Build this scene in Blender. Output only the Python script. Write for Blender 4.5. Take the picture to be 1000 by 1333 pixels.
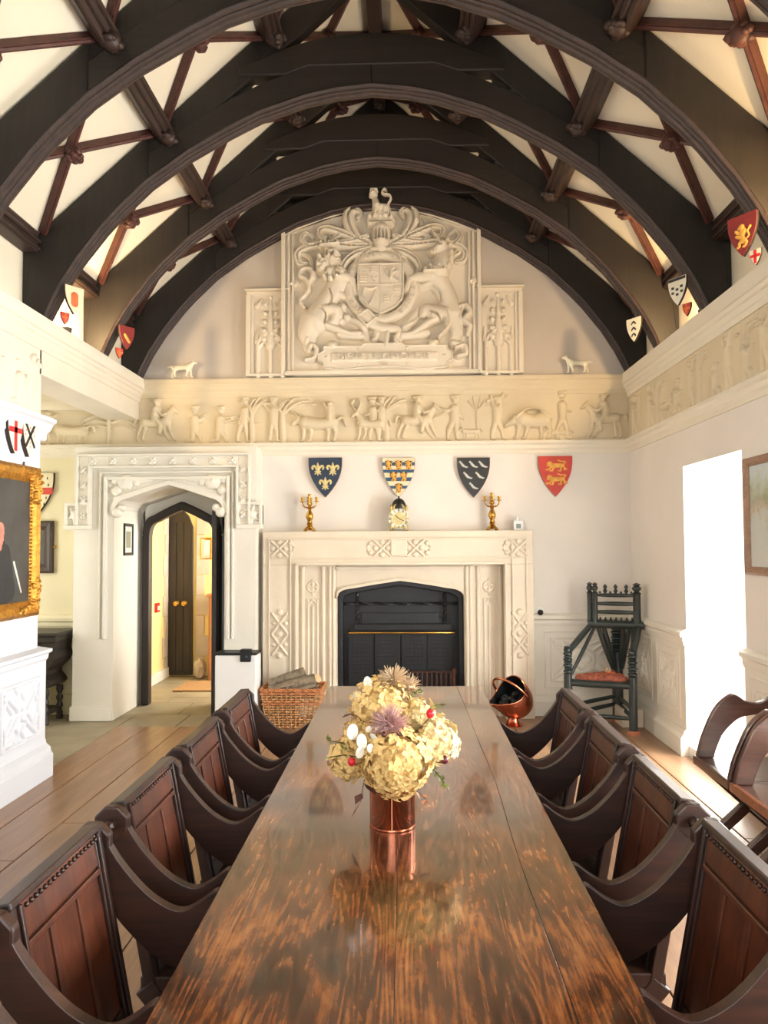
import bpy, bmesh, math, random
import numpy as np
from mathutils import Vector, Matrix
for o in list(bpy.data.objects): bpy.data.objects.remove(o, do_unlink=True)
SC = bpy.context.scene
COL = SC.collection
random.seed(7)
PI = math.pi

# ------------------------------------------------------------------ camera
F_PX, PITCH, YAW, ROLL = 1000.0, math.radians(2.49), math.radians(1.72), math.radians(0.3)
CAMZ = 1.6
cam_d = bpy.data.cameras.new('camera')
cam_d.sensor_fit = 'VERTICAL'; cam_d.sensor_height = 36.0
cam_d.lens = 36.0 * F_PX / 1333.0
cam_d.clip_start = 0.02
cam = bpy.data.objects.new('camera', cam_d); COL.objects.link(cam)
cam.matrix_world = (Matrix.Translation((0, 0, CAMZ)) @ Matrix.Rotation(YAW, 4, 'Z')
                    @ Matrix.Rotation(PI / 2 + PITCH, 4, 'X') @ Matrix.Rotation(-ROLL, 4, 'Z'))
SC.camera = cam

# ------------------------------------------------------------------ world, daylight, exposure
w = bpy.data.worlds.new('sky'); SC.world = w; w.use_nodes = True
w.node_tree.nodes['Background'].inputs[0].default_value = (0.93, 0.96, 1.0, 1)
w.node_tree.nodes['Background'].inputs[1].default_value = 4.0
SC.view_settings.view_transform = 'Standard'; SC.view_settings.look = 'None'
SC.view_settings.gamma = 1.0; SC.view_settings.use_curve_mapping = False
SC.view_settings.exposure = 0.38

def area(name, loc, rot, sx, sy, power, col):
    d = bpy.data.lights.new(name, 'AREA'); d.shape = 'RECTANGLE'; d.size = sx; d.size_y = sy
    d.energy = power; d.color = col
    o = bpy.data.objects.new(name, d); COL.objects.link(o); o.location = loc; o.rotation_euler = rot
    return o
DAY = (1.0, 0.98, 0.95)
# daylight entering at the windows (each lies just outside its glass)
area('window_daylight', (2.80, 5.41, 1.25), (0, PI / 2, 0), 2.1, 1.0, 185, DAY)
area('window_daylight', (2.80, 3.05, 1.35), (0, PI / 2, 0), 1.7, 1.1, 225, DAY)
area('window_daylight', (2.80, 0.75, 1.35), (0, PI / 2, 0), 1.7, 1.1, 225, DAY)
area('window_daylight', (-0.235, -1.75, 1.85), (PI / 2, 0, 0), 2.2, 2.0, 55, DAY)
area('window_daylight', (-4.55, 6.3, 1.55), (0, -PI / 2, 0), 1.5, 0.9, 16, (1.0, 0.97, 0.88))
area('window_daylight', (-0.95, 8.75, 1.5), (0, PI / 2, 0), 1.6, 0.8, 48, (1.0, 0.96, 0.88))

# ------------------------------------------------------------------ photo pixel -> place on a known plane
def ray(x, y):
    a = (x - 500) / F_PX; b = (666.5 - y) / F_PX
    c, s = math.cos(ROLL), math.sin(ROLL)
    a, b = a * c + b * s, -a * s + b * c
    fy = math.cos(PITCH) - b * math.sin(PITCH); fz = math.sin(PITCH) + b * math.cos(PITCH)
    return a * math.cos(YAW) - fy * math.sin(YAW), a * math.sin(YAW) + fy * math.cos(YAW), fz
def PY(x, y, Y):
    d = ray(x, y); t = Y / d[1]; return d[0] * t, CAMZ + d[2] * t
def PX(x, y, X):
    d = ray(x, y); t = X / d[0]; return d[1] * t, CAMZ + d[2] * t

# ------------------------------------------------------------------ materials
MAT = {}
def nodes(name):
    m = bpy.data.materials.new(name); m.use_nodes = True
    nt = m.node_tree; b = nt.nodes['Principled BSDF']
    return m, nt, b
def lin(c): return tuple(((x / 255) / 12.92 if x / 255 <= .04045 else (((x / 255) + .055) / 1.055) ** 2.4) for x in c)
def coords(nt, scale=(1, 1, 1)):
    tc = nt.nodes.new('ShaderNodeTexCoord'); mp = nt.nodes.new('ShaderNodeMapping')
    mp.inputs['Scale'].default_value = scale
    nt.links.new(tc.outputs['Object'], mp.inputs['Vector']); return mp
def noise(nt, vec, scale, detail=4, rough=.55, dist=0):
    n = nt.nodes.new('ShaderNodeTexNoise'); n.inputs['Scale'].default_value = scale
    n.inputs['Detail'].default_value = detail; n.inputs['Roughness'].default_value = rough
    n.inputs['Distortion'].default_value = dist
    nt.links.new(vec.outputs[0], n.inputs['Vector']); return n
def ramp(nt, fac, stops):
    r = nt.nodes.new('ShaderNodeValToRGB'); e = r.color_ramp.elements
    while len(e) < len(stops): e.new(0.5)
    for k, (p, c) in enumerate(stops):
        e[k].position = p; e[k].color = tuple(c) + (1,)
    nt.links.new(fac, r.inputs[0]); return r
def bump(nt, b, h, strength, dist=.01):
    bp = nt.nodes.new('ShaderNodeBump'); bp.inputs['Strength'].default_value = strength
    bp.inputs['Distance'].default_value = dist
    nt.links.new(h, bp.inputs['Height']); nt.links.new(bp.outputs[0], b.inputs['Normal'])
def plain(name, rgb, rough=.6, metal=0.0, var=.08, scale=6, bmp=.15, coat=0):
    m, nt, b = nodes(name); c = lin(rgb)
    mp = coords(nt); n = noise(nt, mp, scale)
    lo = tuple(x * (1 - var) for x in c); hi = tuple(min(1, x * (1 + var)) for x in c)
    r = ramp(nt, n.outputs['Fac'], [(.3, lo), (.7, hi)])
    nt.links.new(r.outputs[0], b.inputs['Base Color'])
    b.inputs['Roughness'].default_value = rough; b.inputs['Metallic'].default_value = metal
    if coat: b.inputs['Coat Weight'].default_value = coat; b.inputs['Coat Roughness'].default_value = .1
    if bmp:
        n2 = noise(nt, mp, scale * 5); bump(nt, b, n2.outputs['Fac'], bmp)
    MAT[name] = m; return m
def wood(name, dark, light, axis='y', scale=1.0, rough=.4, coat=0.0, contrast=(.32, .68), bmp=.1, patch=0.0):
    m, nt, b = nodes(name)
    s = {'x': (.6, 9, 9), 'y': (9, .6, 9), 'z': (9, 9, .6)}[axis]
    mp = coords(nt, tuple(k * scale for k in s))
    n1 = noise(nt, mp, 2.2, 8, .62, .9)
    mp2 = coords(nt, tuple(k * scale * 5 for k in s)); n2 = noise(nt, mp2, 2.5, 5, .6)
    mx = nt.nodes.new('ShaderNodeMath'); mx.operation = 'MULTIPLY_ADD'
    nt.links.new(n2.outputs['Fac'], mx.inputs[0]); mx.inputs[1].default_value = .45
    sb = nt.nodes.new('ShaderNodeMath'); sb.operation = 'MULTIPLY'; sb.inputs[1].default_value = .55
    nt.links.new(n1.outputs['Fac'], sb.inputs[0]); nt.links.new(sb.outputs[0], mx.inputs[2])
    d, l = lin(dark), lin(light); md = tuple((p + q) / 2 for p, q in zip(d, l))
    r = ramp(nt, mx.outputs[0], [(contrast[0], d), (.5, md), (contrast[1], l)])
    nt.links.new(r.outputs[0], b.inputs['Base Color'])
    b.inputs['Roughness'].default_value = rough
    if coat: b.inputs['Coat Weight'].default_value = coat; b.inputs['Coat Roughness'].default_value = .12
    if bmp: bump(nt, b, mx.outputs[0], bmp, .004)
    MAT[name] = m; return m

plain('wall_white', (231, 226, 219), .85, var=.035, scale=1.4, bmp=.06)
plain('pier_white', (214, 217, 224), .8, var=.02, scale=2, bmp=.04)
plain('plaster_cream', (217, 203, 174), .8, var=.05, scale=2.2, bmp=.08)
plain('plaster_pale', (226, 216, 198), .8, var=.04, scale=2.2, bmp=.08)
plain('ceiling_cream', (233, 223, 200), .9, var=.04, scale=.9, bmp=.05)
plain('cornice_cream', (230, 223, 206), .75, var=.03, scale=2, bmp=.05)
plain('recess_yellow', (232, 223, 190), .85, var=.03, scale=1.5, bmp=.05)
plain('passage_yellow', (236, 214, 150), .85, var=.04, scale=1.5, bmp=.05)
plain('gable_plaster', (206, 196, 184), .85, var=.06, scale=1.3, bmp=.1)
plain('stone_cream', (222, 210, 190), .75, var=.06, scale=4, bmp=.12)
plain('stone_white', (227, 223, 212), .75, var=.03, scale=3, bmp=.06)
plain('flagstone', (150, 140, 118), .6, var=.16, scale=3, bmp=.25)
plain('quoin_stone', (196, 184, 172), .8, var=.1, scale=5, bmp=.2)
plain('iron', (26, 28, 31), .42, var=.25, scale=7, bmp=.1)
plain('iron_plate', (34, 37, 41), .5, var=.3, scale=3, bmp=.1)
plain('brass', (196, 150, 70), .26, 1.0, var=.2, scale=14, bmp=.1)
plain('brass_pale', (190, 170, 110), .35, 1.0, var=.2, scale=20, bmp=.1)
plain('gilt', (205, 150, 66), .33, .85, var=.35, scale=30, bmp=.5)
plain('copper', (216, 138, 108), .15, 1.0, var=.12, scale=5, bmp=.03)
plain('copper_dark', (190, 112, 84), .25, 1.0, var=.25, scale=6, bmp=.05)
plain('black', (12, 12, 13), .45, var=.2, bmp=.03)
plain('coal', (18, 19, 21), .5, var=.5, scale=30, bmp=.5)
plain('white_enamel', (232, 233, 232), .4, var=.015, bmp=0)
plain('ivory', (232, 226, 205), .5, var=.05, bmp=.03)
plain('grey_screen', (120, 132, 124), .3, var=.05, bmp=0)
plain('red_plastic', (196, 30, 36), .35, var=.05, bmp=0)
plain('shield_navy', (32, 50, 74), .45, var=.15, scale=8, bmp=.1)
plain('shield_blue', (44, 82, 116), .45, var=.15, scale=8, bmp=.1)
plain('shield_black', (44, 47, 50), .5, var=.15, scale=8, bmp=.1)
plain('shield_red', (196, 62, 54), .5, var=.12, scale=8, bmp=.1)
plain('shield_cream', (230, 218, 182), .5, var=.08, scale=8, bmp=.1)
plain('shield_edge', (160, 138, 118), .6, var=.15, bmp=.1)
plain('shield_dark', (42, 32, 30), .55, var=.2, bmp=.1)
plain('paint_gold', (226, 168, 74), .5, var=.25, scale=30, bmp=.2)
plain('paint_pale_gold', (216, 200, 140), .45, var=.2, scale=30, bmp=.2)
plain('paint_silver', (206, 208, 200), .45, var=.1, scale=30, bmp=.1)
plain('paint_orange', (216, 110, 62), .5, var=.2, scale=25, bmp=.15)
plain('paint_red', (200, 40, 40), .5, var=.1, bmp=.05)
plain('turned_black', (40, 50, 50), .35, var=.25, scale=12, bmp=.1, coat=.3)
plain('terracotta', (184, 112, 82), .7, var=.1, bmp=.1)
plain('mat_brown', (176, 138, 96), .95, var=.25, scale=60, bmp=.6)
plain('canvas_dark', (70, 70, 68), .35, var=.35, scale=4, bmp=.03)
plain('skin_paint', (196, 130, 116), .5, var=.2, scale=20, bmp=0)
plain('paper_print', (206, 212, 210), .4, var=.12, scale=14, bmp=0)
plain('print_green', (152, 160, 120), .5, var=.3, scale=30, bmp=0)
plain('rib_brown', (78, 42, 34), .55, var=.35, scale=14, bmp=.2)
plain('leaf_green', (116, 132, 66), .6, var=.3, scale=40, bmp=.1)
plain('leaf_dark', (86, 52, 44), .6, var=.3, scale=30, bmp=.1)
plain('leaf_bronze', (176, 120, 92), .6, var=.2, scale=30, bmp=.1)
plain('stem_brown', (96, 74, 50), .7, var=.3, scale=40, bmp=.2)
plain('petal_cream', (220, 186, 120), .7, var=.16, scale=45, bmp=.05)
plain('petal_pale', (226, 204, 150), .7, var=.12, scale=45, bmp=.05)
plain('pod_white', (248, 244, 232), .5, var=.06, scale=40, bmp=.05)
plain('thistle', (186, 146, 142), .8, var=.25, scale=60, bmp=.2)
plain('thistle_tan', (198, 172, 138), .8, var=.25, scale=60, bmp=.2)
plain('berry_red', (196, 24, 42), .3, var=.2, bmp=0)
plain('berry_dark', (84, 22, 34), .3, var=.2, bmp=0)
plain('wicker', (190, 142, 94), .6, var=.35, scale=40, bmp=.2)
plain('wicker_dark', (196, 130, 84), .6, var=.3, scale=40, bmp=.2)
plain('bark', (138, 124, 104), .9, var=.45, scale=22, bmp=1.0)
plain('cut_wood', (206, 178, 136), .8, var=.15, scale=20, bmp=.2)
plain('cushion', (150, 84, 66), .9, var=.6, scale=42, bmp=.3)
plain('bright_knob', (60, 56, 52), .25, .6, var=.1, bmp=0)

wood('oak_black', (17, 15, 14), (44, 37, 31), 'z', .7, .55, contrast=(.3, .72))
wood('oak_beam', (18, 16, 14), (46, 38, 31), 'x', .7, .55, contrast=(.3, .72))
wood('oak_purlin', (30, 21, 18), (66, 46, 38), 'y', .7, .5, contrast=(.3, .72))
wood('oak_chair', (13, 8, 6), (58, 28, 17), 'z', .8, .42, .08)
wood('oak_back_lit', (26, 13, 8), (102, 50, 27), 'z', .8, .38, .15)  # chair oak lightened: light falling on the backs is put into the colour
plain('shield_maroon', (128, 40, 42), .5, var=.15, scale=8, bmp=.1)
wood('oak_arm', (16, 9, 6), (64, 32, 19), 'x', .8, .45, .04)
wood('oak_carved', (24, 20, 18), (58, 50, 44), 'x', 1, .45)
wood('oak_door', (24, 20, 18), (50, 40, 34), 'z', .8, .5)
wood('hall_chair_wood', (46, 28, 22), (98, 60, 46), 'x', .8, .3, .35)
wood('hall_chair_red', (96, 50, 30), (170, 100, 62), 'x', .8, .3, .35)
wood('cabinet_wood', (150, 92, 56), (200, 140, 92), 'z', .8, .4)
wood('floor_oak', (112, 82, 60), (170, 132, 100), 'y', .55, .34, .1, contrast=(.25, .75))
wood('frame_brown', (128, 96, 76), (176, 142, 118), 'y', 1, .5)
wood('frame_dark', (40, 32, 28), (86, 72, 62), 'z', 1, .5)

def table_wood():
    m, nt, b = nodes('table_oak')
    oi = nt.nodes.new('ShaderNodeObjectInfo')
    tc = nt.nodes.new('ShaderNodeTexCoord')
    off = nt.nodes.new('ShaderNodeVectorMath'); off.operation = 'MULTIPLY_ADD'
    cmb = nt.nodes.new('ShaderNodeCombineXYZ')
    for k in range(3): nt.links.new(oi.outputs['Random'], cmb.inputs[k])
    off.inputs[1].default_value = (7, 3, 5)
    nt.links.new(cmb.outputs[0], off.inputs[0]); nt.links.new(tc.outputs['Object'], off.inputs[2])
    def mp(s):
        q = nt.nodes.new('ShaderNodeMapping'); q.inputs['Scale'].default_value = s
        nt.links.new(off.outputs[0], q.inputs['Vector']); return q
    # broad flowing figure, growth rings drawn out of it, fine pores, and worn dark patches
    fig = noise(nt, mp((4.6, .42, 1)), 1.0, 3, .45, .25)
    rings = nt.nodes.new('ShaderNodeMath'); rings.operation = 'MULTIPLY'; rings.inputs[1].default_value = 230
    nt.links.new(fig.outputs['Fac'], rings.inputs[0])
    sn = nt.nodes.new('ShaderNodeMath'); sn.operation = 'SINE'; nt.links.new(rings.outputs[0], sn.inputs[0])
    pores = noise(nt, mp((150, 7, 10)), 1.0, 5, .65)
    mot = noise(nt, mp((5.0, 2.6, 1)), 1.0, 7, .66, .4)
    a1 = nt.nodes.new('ShaderNodeMath'); a1.operation = 'MULTIPLY_ADD'; a1.inputs[1].default_value = .042
    nt.links.new(sn.outputs[0], a1.inputs[0])
    a2 = nt.nodes.new('ShaderNodeMath'); a2.operation = 'MULTIPLY_ADD'; a2.inputs[1].default_value = .42
    nt.links.new(pores.outputs['Fac'], a2.inputs[0])
    nt.links.new(a2.outputs[0], a1.inputs[2])
    a3 = nt.nodes.new('ShaderNodeMath'); a3.operation = 'MULTIPLY_ADD'; a3.inputs[1].default_value = .85; a3.inputs[2].default_value = -.135
    nt.links.new(mot.outputs['Fac'], a3.inputs[0]); nt.links.new(a3.outputs[0], a2.inputs[2])
    r = ramp(nt, a1.outputs[0], [(.34, lin((16, 8, 5))), (.45, lin((56, 29, 15))), (.54, lin((104, 58, 29))), (.68, lin((152, 96, 50)))])
    nt.links.new(r.outputs[0], b.inputs['Base Color'])
    rr = ramp(nt, mot.outputs['Fac'], [(.3, (.13, .13, .13)), (.75, (.27, .27, .27))])
    nt.links.new(rr.outputs[0], b.inputs['Roughness'])
    b.inputs['Coat Weight'].default_value = .6; b.inputs['Coat Roughness'].default_value = .05
    bump(nt, b, pores.outputs['Fac'], .06, .002)
    MAT['table_oak'] = m
table_wood()

def glass_mat(name, tint, gloss=.12):
    m = bpy.data.materials.new(name); m.use_nodes = True; nt = m.node_tree; nt.nodes.clear()
    out = nt.nodes.new('ShaderNodeOutputMaterial'); mix = nt.nodes.new('ShaderNodeMixShader')
    t = nt.nodes.new('ShaderNodeBsdfTransparent'); g = nt.nodes.new('ShaderNodeBsdfGlossy')
    t.inputs[0].default_value = tint + (1,); g.inputs['Roughness'].default_value = .03
    mix.inputs[0].default_value = gloss
    nt.links.new(t.outputs[0], mix.inputs[1]); nt.links.new(g.outputs[0], mix.inputs[2])
    nt.links.new(mix.outputs[0], out.inputs[0]); MAT[name] = m
glass_mat('glass', (.97, .98, .98), .06)
glass_mat('screen_glass', (.55, .57, .6), .1)
def emit_mat(name, col, s):
    m, nt, b = nodes(name); b.inputs['Base Color'].default_value = col + (1,)
    b.inputs['Emission Color'].default_value = col + (1,); b.inputs['Emission Strength'].default_value = s; MAT[name] = m
emit_mat('lamp_glow', (1.0, .78, .45), 12)

def print_mat():
    m, nt, b = nodes('landscape_print'); tc = nt.nodes.new('ShaderNodeTexCoord'); sp = nt.nodes.new('ShaderNodeSeparateXYZ')
    nt.links.new(tc.outputs['Object'], sp.inputs[0]); mp = coords(nt, (1, 1, 1)); n = noise(nt, mp, 9, 6, .65)
    ad = nt.nodes.new('ShaderNodeMath'); ad.operation = 'MULTIPLY_ADD'; ad.inputs[1].default_value = .45
    nt.links.new(n.outputs['Fac'], ad.inputs[0]); nt.links.new(sp.outputs['Z'], ad.inputs[2])
    r = ramp(nt, ad.outputs[0], [(.0, lin((214, 214, 210))), (.2, lin((206, 210, 206))), (.27, lin((196, 176, 150))), (.33, lin((168, 172, 138))), (.42, lin((196, 204, 186))), (.5, lin((206, 216, 222)))])
    nt.links.new(r.outputs[0], b.inputs['Base Color']); b.inputs['Roughness'].default_value = .4; MAT['landscape_print'] = m
print_mat()

# ------------------------------------------------------------------ mesh building
def as_obj(name, me, mat, parent=None):
    o = bpy.data.objects.new(name, me); COL.objects.link(o)
    if mat is not None:
        for q in (mat if isinstance(mat, (list, tuple)) else [mat]): me.materials.append(MAT[q])
    if parent is not None: o.parent = parent
    return o
class MB:
    def __init__(s, off=(0, 0, 0)): s.v = []; s.f = []; s.mi = []; s.off = off
    def add(s, vs, fs, mi=0):
        n = len(s.v); ox, oy, oz = s.off
        s.v += [(x - ox, y - oy, z - oz) for x, y, z in vs]
        s.f += [tuple(i + n for i in f) for f in fs]; s.mi += [mi] * len(fs); return s
    def box(s, x0, x1, y0, y1, z0, z1, mi=0):
        vs = [(x, y, z) for z in (z0, z1) for y in (y0, y1) for x in (x0, x1)]
        return s.add(vs, [(0, 2, 3, 1), (4, 5, 7, 6), (0, 1, 5, 4), (2, 6, 7, 3), (0, 4, 6, 2), (1, 3, 7, 5)], mi)
    def obox(s, c, size, M=None, mi=0):
        a, b, d = (k / 2 for k in size); c = Vector(c)
        vs = [Vector((x, y, z)) for z in (-d, d) for y in (-b, b) for x in (-a, a)]
        if M is not None: vs = [M @ v for v in vs]
        return s.add([tuple(v + c) for v in vs], [(0, 2, 3, 1), (4, 5, 7, 6), (0, 1, 5, 4), (2, 6, 7, 3), (0, 4, 6, 2), (1, 3, 7, 5)], mi)
    def bar(s, p, q, w, h, up=(0, 0, 1), mi=0):
        p, q = Vector(p), Vector(q); d = (q - p); L = d.length; d.normalize()
        side = d.cross(Vector(up))
        if side.length < 1e-5: side = d.cross(Vector((1, 0, 0)))
        side.normalize(); u = side.cross(d)
        vs = []
        for P in (p, q):
            for a, b in ((-1, -1), (1, -1), (1, 1), (-1, 1)): vs.append(tuple(P + side * (a * w / 2) + u * (b * h / 2)))
        return s.add(vs, [(0, 3, 2, 1), (4, 5, 6, 7), (0, 1, 5, 4), (1, 2, 6, 5), (2, 3, 7, 6), (3, 0, 4, 7)], mi)
    def poly(s, pts, axis, a0, a1, mi=0):
        n = len(pts)
        mk = {'x': lambda p, a: (a, p[0], p[1]), 'y': lambda p, a: (p[0], a, p[1]), 'z': lambda p, a: (p[0], p[1], a)}[axis]
        vs = [mk(p, a0) for p in pts] + [mk(p, a1) for p in pts]
        fs = [tuple(range(n)), tuple(range(2 * n - 1, n - 1, -1))] + [(i, i + n, (i + 1) % n + n, (i + 1) % n) for i in range(n)]
        return s.add(vs, fs, mi)
    def strip(s, A, B, axis, a0, a1, mi=0):
        """solid between two polylines A and B of equal length, extruded along axis"""
        n = len(A)
        mk = {'x': lambda p, a: (a, p[0], p[1]), 'y': lambda p, a: (p[0], a, p[1]), 'z': lambda p, a: (p[0], p[1], a)}[axis]
        vs = [mk(p, a) for a in (a0, a1) for L in (A, B) for p in L]
        fs = []
        for i in range(n - 1):
            fs += [(i, i + 1, n + i + 1, n + i), (2 * n + i, 3 * n + i, 3 * n + i + 1, 2 * n + i + 1),
                   (i, 2 * n + i, 2 * n + i + 1, i + 1), (n + i, n + i + 1, 3 * n + i + 1, 3 * n + i)]
        fs += [(0, n, 3 * n, 2 * n), (n - 1, 3 * n - 1, 4 * n - 1, 2 * n - 1)]
        return s.add(vs, fs, mi)
    def lathe(s, prof, c=(0, 0, 0), n=16, M=None, mi=0, sy=1.0):
        vs = []; fs = []; c = Vector(c)
        for r, z in prof:
            for k in range(n):
                a = 2 * PI * k / n; v = Vector((r * math.cos(a), r * math.sin(a) * sy, z))
                if M is not None: v = M @ v
                vs.append(tuple(v + c))
        for i in range(len(prof) - 1):
            for k in range(n): fs.append((i * n + k, i * n + (k + 1) % n, (i + 1) * n + (k + 1) % n, (i + 1) * n + k))
        if prof[0][0] > 1e-6: fs.append(tuple(range(n - 1, -1, -1)))
        if prof[-1][0] > 1e-6: fs.append(tuple(range((len(prof) - 1) * n, len(prof) * n)))
        return s.add(vs, fs, mi)
    def turned(s, p, q, radii, n=10, mi=0):
        """a turned rod from p to q with a list of (t, r)"""
        p, q = Vector(p), Vector(q); d = q - p
        M = d.to_track_quat('Z', 'Y').to_matrix(); L = d.length
        return s.lathe([(r, t * L) for t, r in radii], tuple(p), n, M, mi)
    def tube(s, path, r, n=8, closed=False, mi=0):
        P = [Vector(p) for p in path]; m = len(P); vs = []; fs = []
        R = r if isinstance(r, (list, tuple)) else [r] * m
        prev = None
        for i in range(m):
            t = (P[(i + 1) % m] - P[i - 1]) if closed else (P[min(i + 1, m - 1)] - P[max(i - 1, 0)])
            if t.length < 1e-9: t = Vector((0, 0, 1))
            t.normalize()
            if prev is None:
                a = t.cross(Vector((0, 0, 1)))
                if a.length < 1e-3: a = t.cross(Vector((1, 0, 0)))
            else: a = prev - t * prev.dot(t)
            a.normalize(); b = t.cross(a); prev = a
            for k in range(n):
                an = 2 * PI * k / n; vs.append(tuple(P[i] + (a * math.cos(an) + b * math.sin(an)) * R[i]))
        for i in range(m if closed else m - 1):
            j = (i + 1) % m
            for k in range(n): fs.append((i * n + k, i * n + (k + 1) % n, j * n + (k + 1) % n, j * n + k))
        if not closed: fs += [tuple(range(n - 1, -1, -1)), tuple(range((m - 1) * n, m * n))]
        return s.add(vs, fs, mi)
    def ball(s, c, r, n=10, sc=(1, 1, 1), M=None, mi=0):
        m = max(4, n // 2 + 1); c = Vector(c); vs = []; fs = []
        for i in range(1, m):
            th = PI * i / m
            for k in range(n):
                a = 2 * PI * k / n
                v = Vector((r * math.sin(th) * math.cos(a) * sc[0], r * math.sin(th) * math.sin(a) * sc[1], r * math.cos(th) * sc[2]))
                if M is not None: v = M @ v
                vs.append(tuple(v + c))
        top = Vector((0, 0, r * sc[2])); bot = -top
        if M is not None: top = M @ top; bot = M @ bot
        vs += [tuple(top + c), tuple(bot + c)]; T = len(vs) - 2
        for i in range(m - 2):
            for k in range(n): fs.append((i * n + k, (i + 1) * n + k, (i + 1) * n + (k + 1) % n, i * n + (k + 1) % n))
        for k in range(n):
            fs.append((T, k, (k + 1) % n)); fs.append((T + 1, (m - 2) * n + (k + 1) % n, (m - 2) * n + k))
        return s.add(vs, fs, mi)
    def mesh(s, name, smooth=None):
        me = bpy.data.meshes.new(name); me.from_pydata(s.v, [], s.f)
        bm = bmesh.new(); bm.from_mesh(me); bmesh.ops.recalc_face_normals(bm, faces=bm.faces[:]); bm.to_mesh(me); bm.free()
        if any(s.mi): me.polygons.foreach_set('material_index', s.mi)
        if smooth:
            me.polygons.foreach_set('use_smooth', [True] * len(me.polygons))
            me.set_sharp_from_angle(angle=math.radians(smooth))
        me.update(); return me
    def build(s, name, mat, parent=None, smooth=None, bevel=0):
        o = as_obj(name, s.mesh(name, smooth), mat, parent)
        if bevel:
            md = o.modifiers.new('bevel', 'BEVEL'); md.width = bevel; md.segments = 2; md.limit_method = 'ANGLE'; md.angle_limit = .7
        return o
def tag(o, label, cat, group=None):
    o['label'] = label; o['category'] = cat
    if group: o['group'] = group
    return o
def thing(name, label, cat, loc=(0, 0, 0), rz=0, group=None):
    o = bpy.data.objects.new(name, None); COL.objects.link(o); o.location = loc; o.rotation_euler = (0, 0, rz)
    o.empty_display_size = .05
    return tag(o, label, cat, group)
def struct(o): o['kind'] = 'structure'; return o
def at(o, loc, rz=0): o.location = loc; o.rotation_euler = (0, 0, rz); return o
def copy_tree(o, parent=None):
    c = o.copy(); COL.objects.link(c); c.parent = parent
    for ch in list(o.children): copy_tree(ch, c)
    return c
def lerp_tab(tab, x):
    for (a, b), (c, d) in zip(tab, tab[1:]):
        if a <= x <= c: return b + (d - b) * (x - a) / (c - a)
    return tab[-1][1] if x > tab[-1][0] else tab[0][1]
def smooth_path(pts, n=6, closed=False):
    """Catmull-Rom through the points"""
    out = []; m = len(pts); P = [Vector(p) for p in pts]
    for i in range(m if closed else m - 1):
        g = lambda k: P[k % m] if closed else P[min(max(k, 0), m - 1)]
        p0, p1, p2, p3 = g(i - 1), g(i), g(i + 1), g(i + 2)
        for k in range(n):
            t = k / n
            out.append(tuple(.5 * ((2 * p1) + (p2 - p0) * t + (2 * p0 - 5 * p1 + 4 * p2 - p3) * t * t + (3 * p1 - p0 - 3 * p2 + p3) * t ** 3)))
    if not closed: out.append(tuple(P[-1]))
    return out
def skin(name, joints, edges, mat, parent=None, sub=2):
    """one continuous body: joints {name: ((x,y,z), radius)} grown with a Skin modifier"""
    names = list(joints); me = bpy.data.meshes.new(name)
    me.from_pydata([joints[k][0] for k in names], [(names.index(a), names.index(b)) for a, b in edges], [])
    o = bpy.data.objects.new(name, me); COL.objects.link(o)
    md = o.modifiers.new('skin', 'SKIN'); md.use_smooth_shade = True
    for k, q in enumerate(names):
        r = joints[q][1]; me.skin_vertices[0].data[k].radius = (r, r) if not isinstance(r, tuple) else r
    me.skin_vertices[0].data[0].use_root = True
    o.modifiers.new('sub', 'SUBSURF').levels = sub
    dg = bpy.context.evaluated_depsgraph_get(); ev = o.evaluated_get(dg)
    m2 = bpy.data.meshes.new_from_object(ev); bpy.data.objects.remove(o); m2.name = name
    m2.materials.clear()
    return as_obj(name, m2, mat, parent)
def text_mesh(name, body, size, depth, mat, parent=None, M=None, align='CENTER', xs=1.0):
    c = bpy.data.curves.new(name, 'FONT'); c.body = body; c.size = size; c.extrude = depth; c.align_x = align; c.align_y = 'CENTER'
    c.resolution_u = 3
    o = bpy.data.objects.new(name, c); COL.objects.link(o)
    dg = bpy.context.evaluated_depsgraph_get(); me = bpy.data.meshes.new_from_object(o.evaluated_get(dg))
    bpy.data.objects.remove(o); me.materials.clear()
    if xs != 1.0: me.transform(Matrix.Diagonal((xs, 1, 1, 1)))
    if M is not None: me.transform(M)
    return as_obj(name, me, mat, parent)

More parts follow.
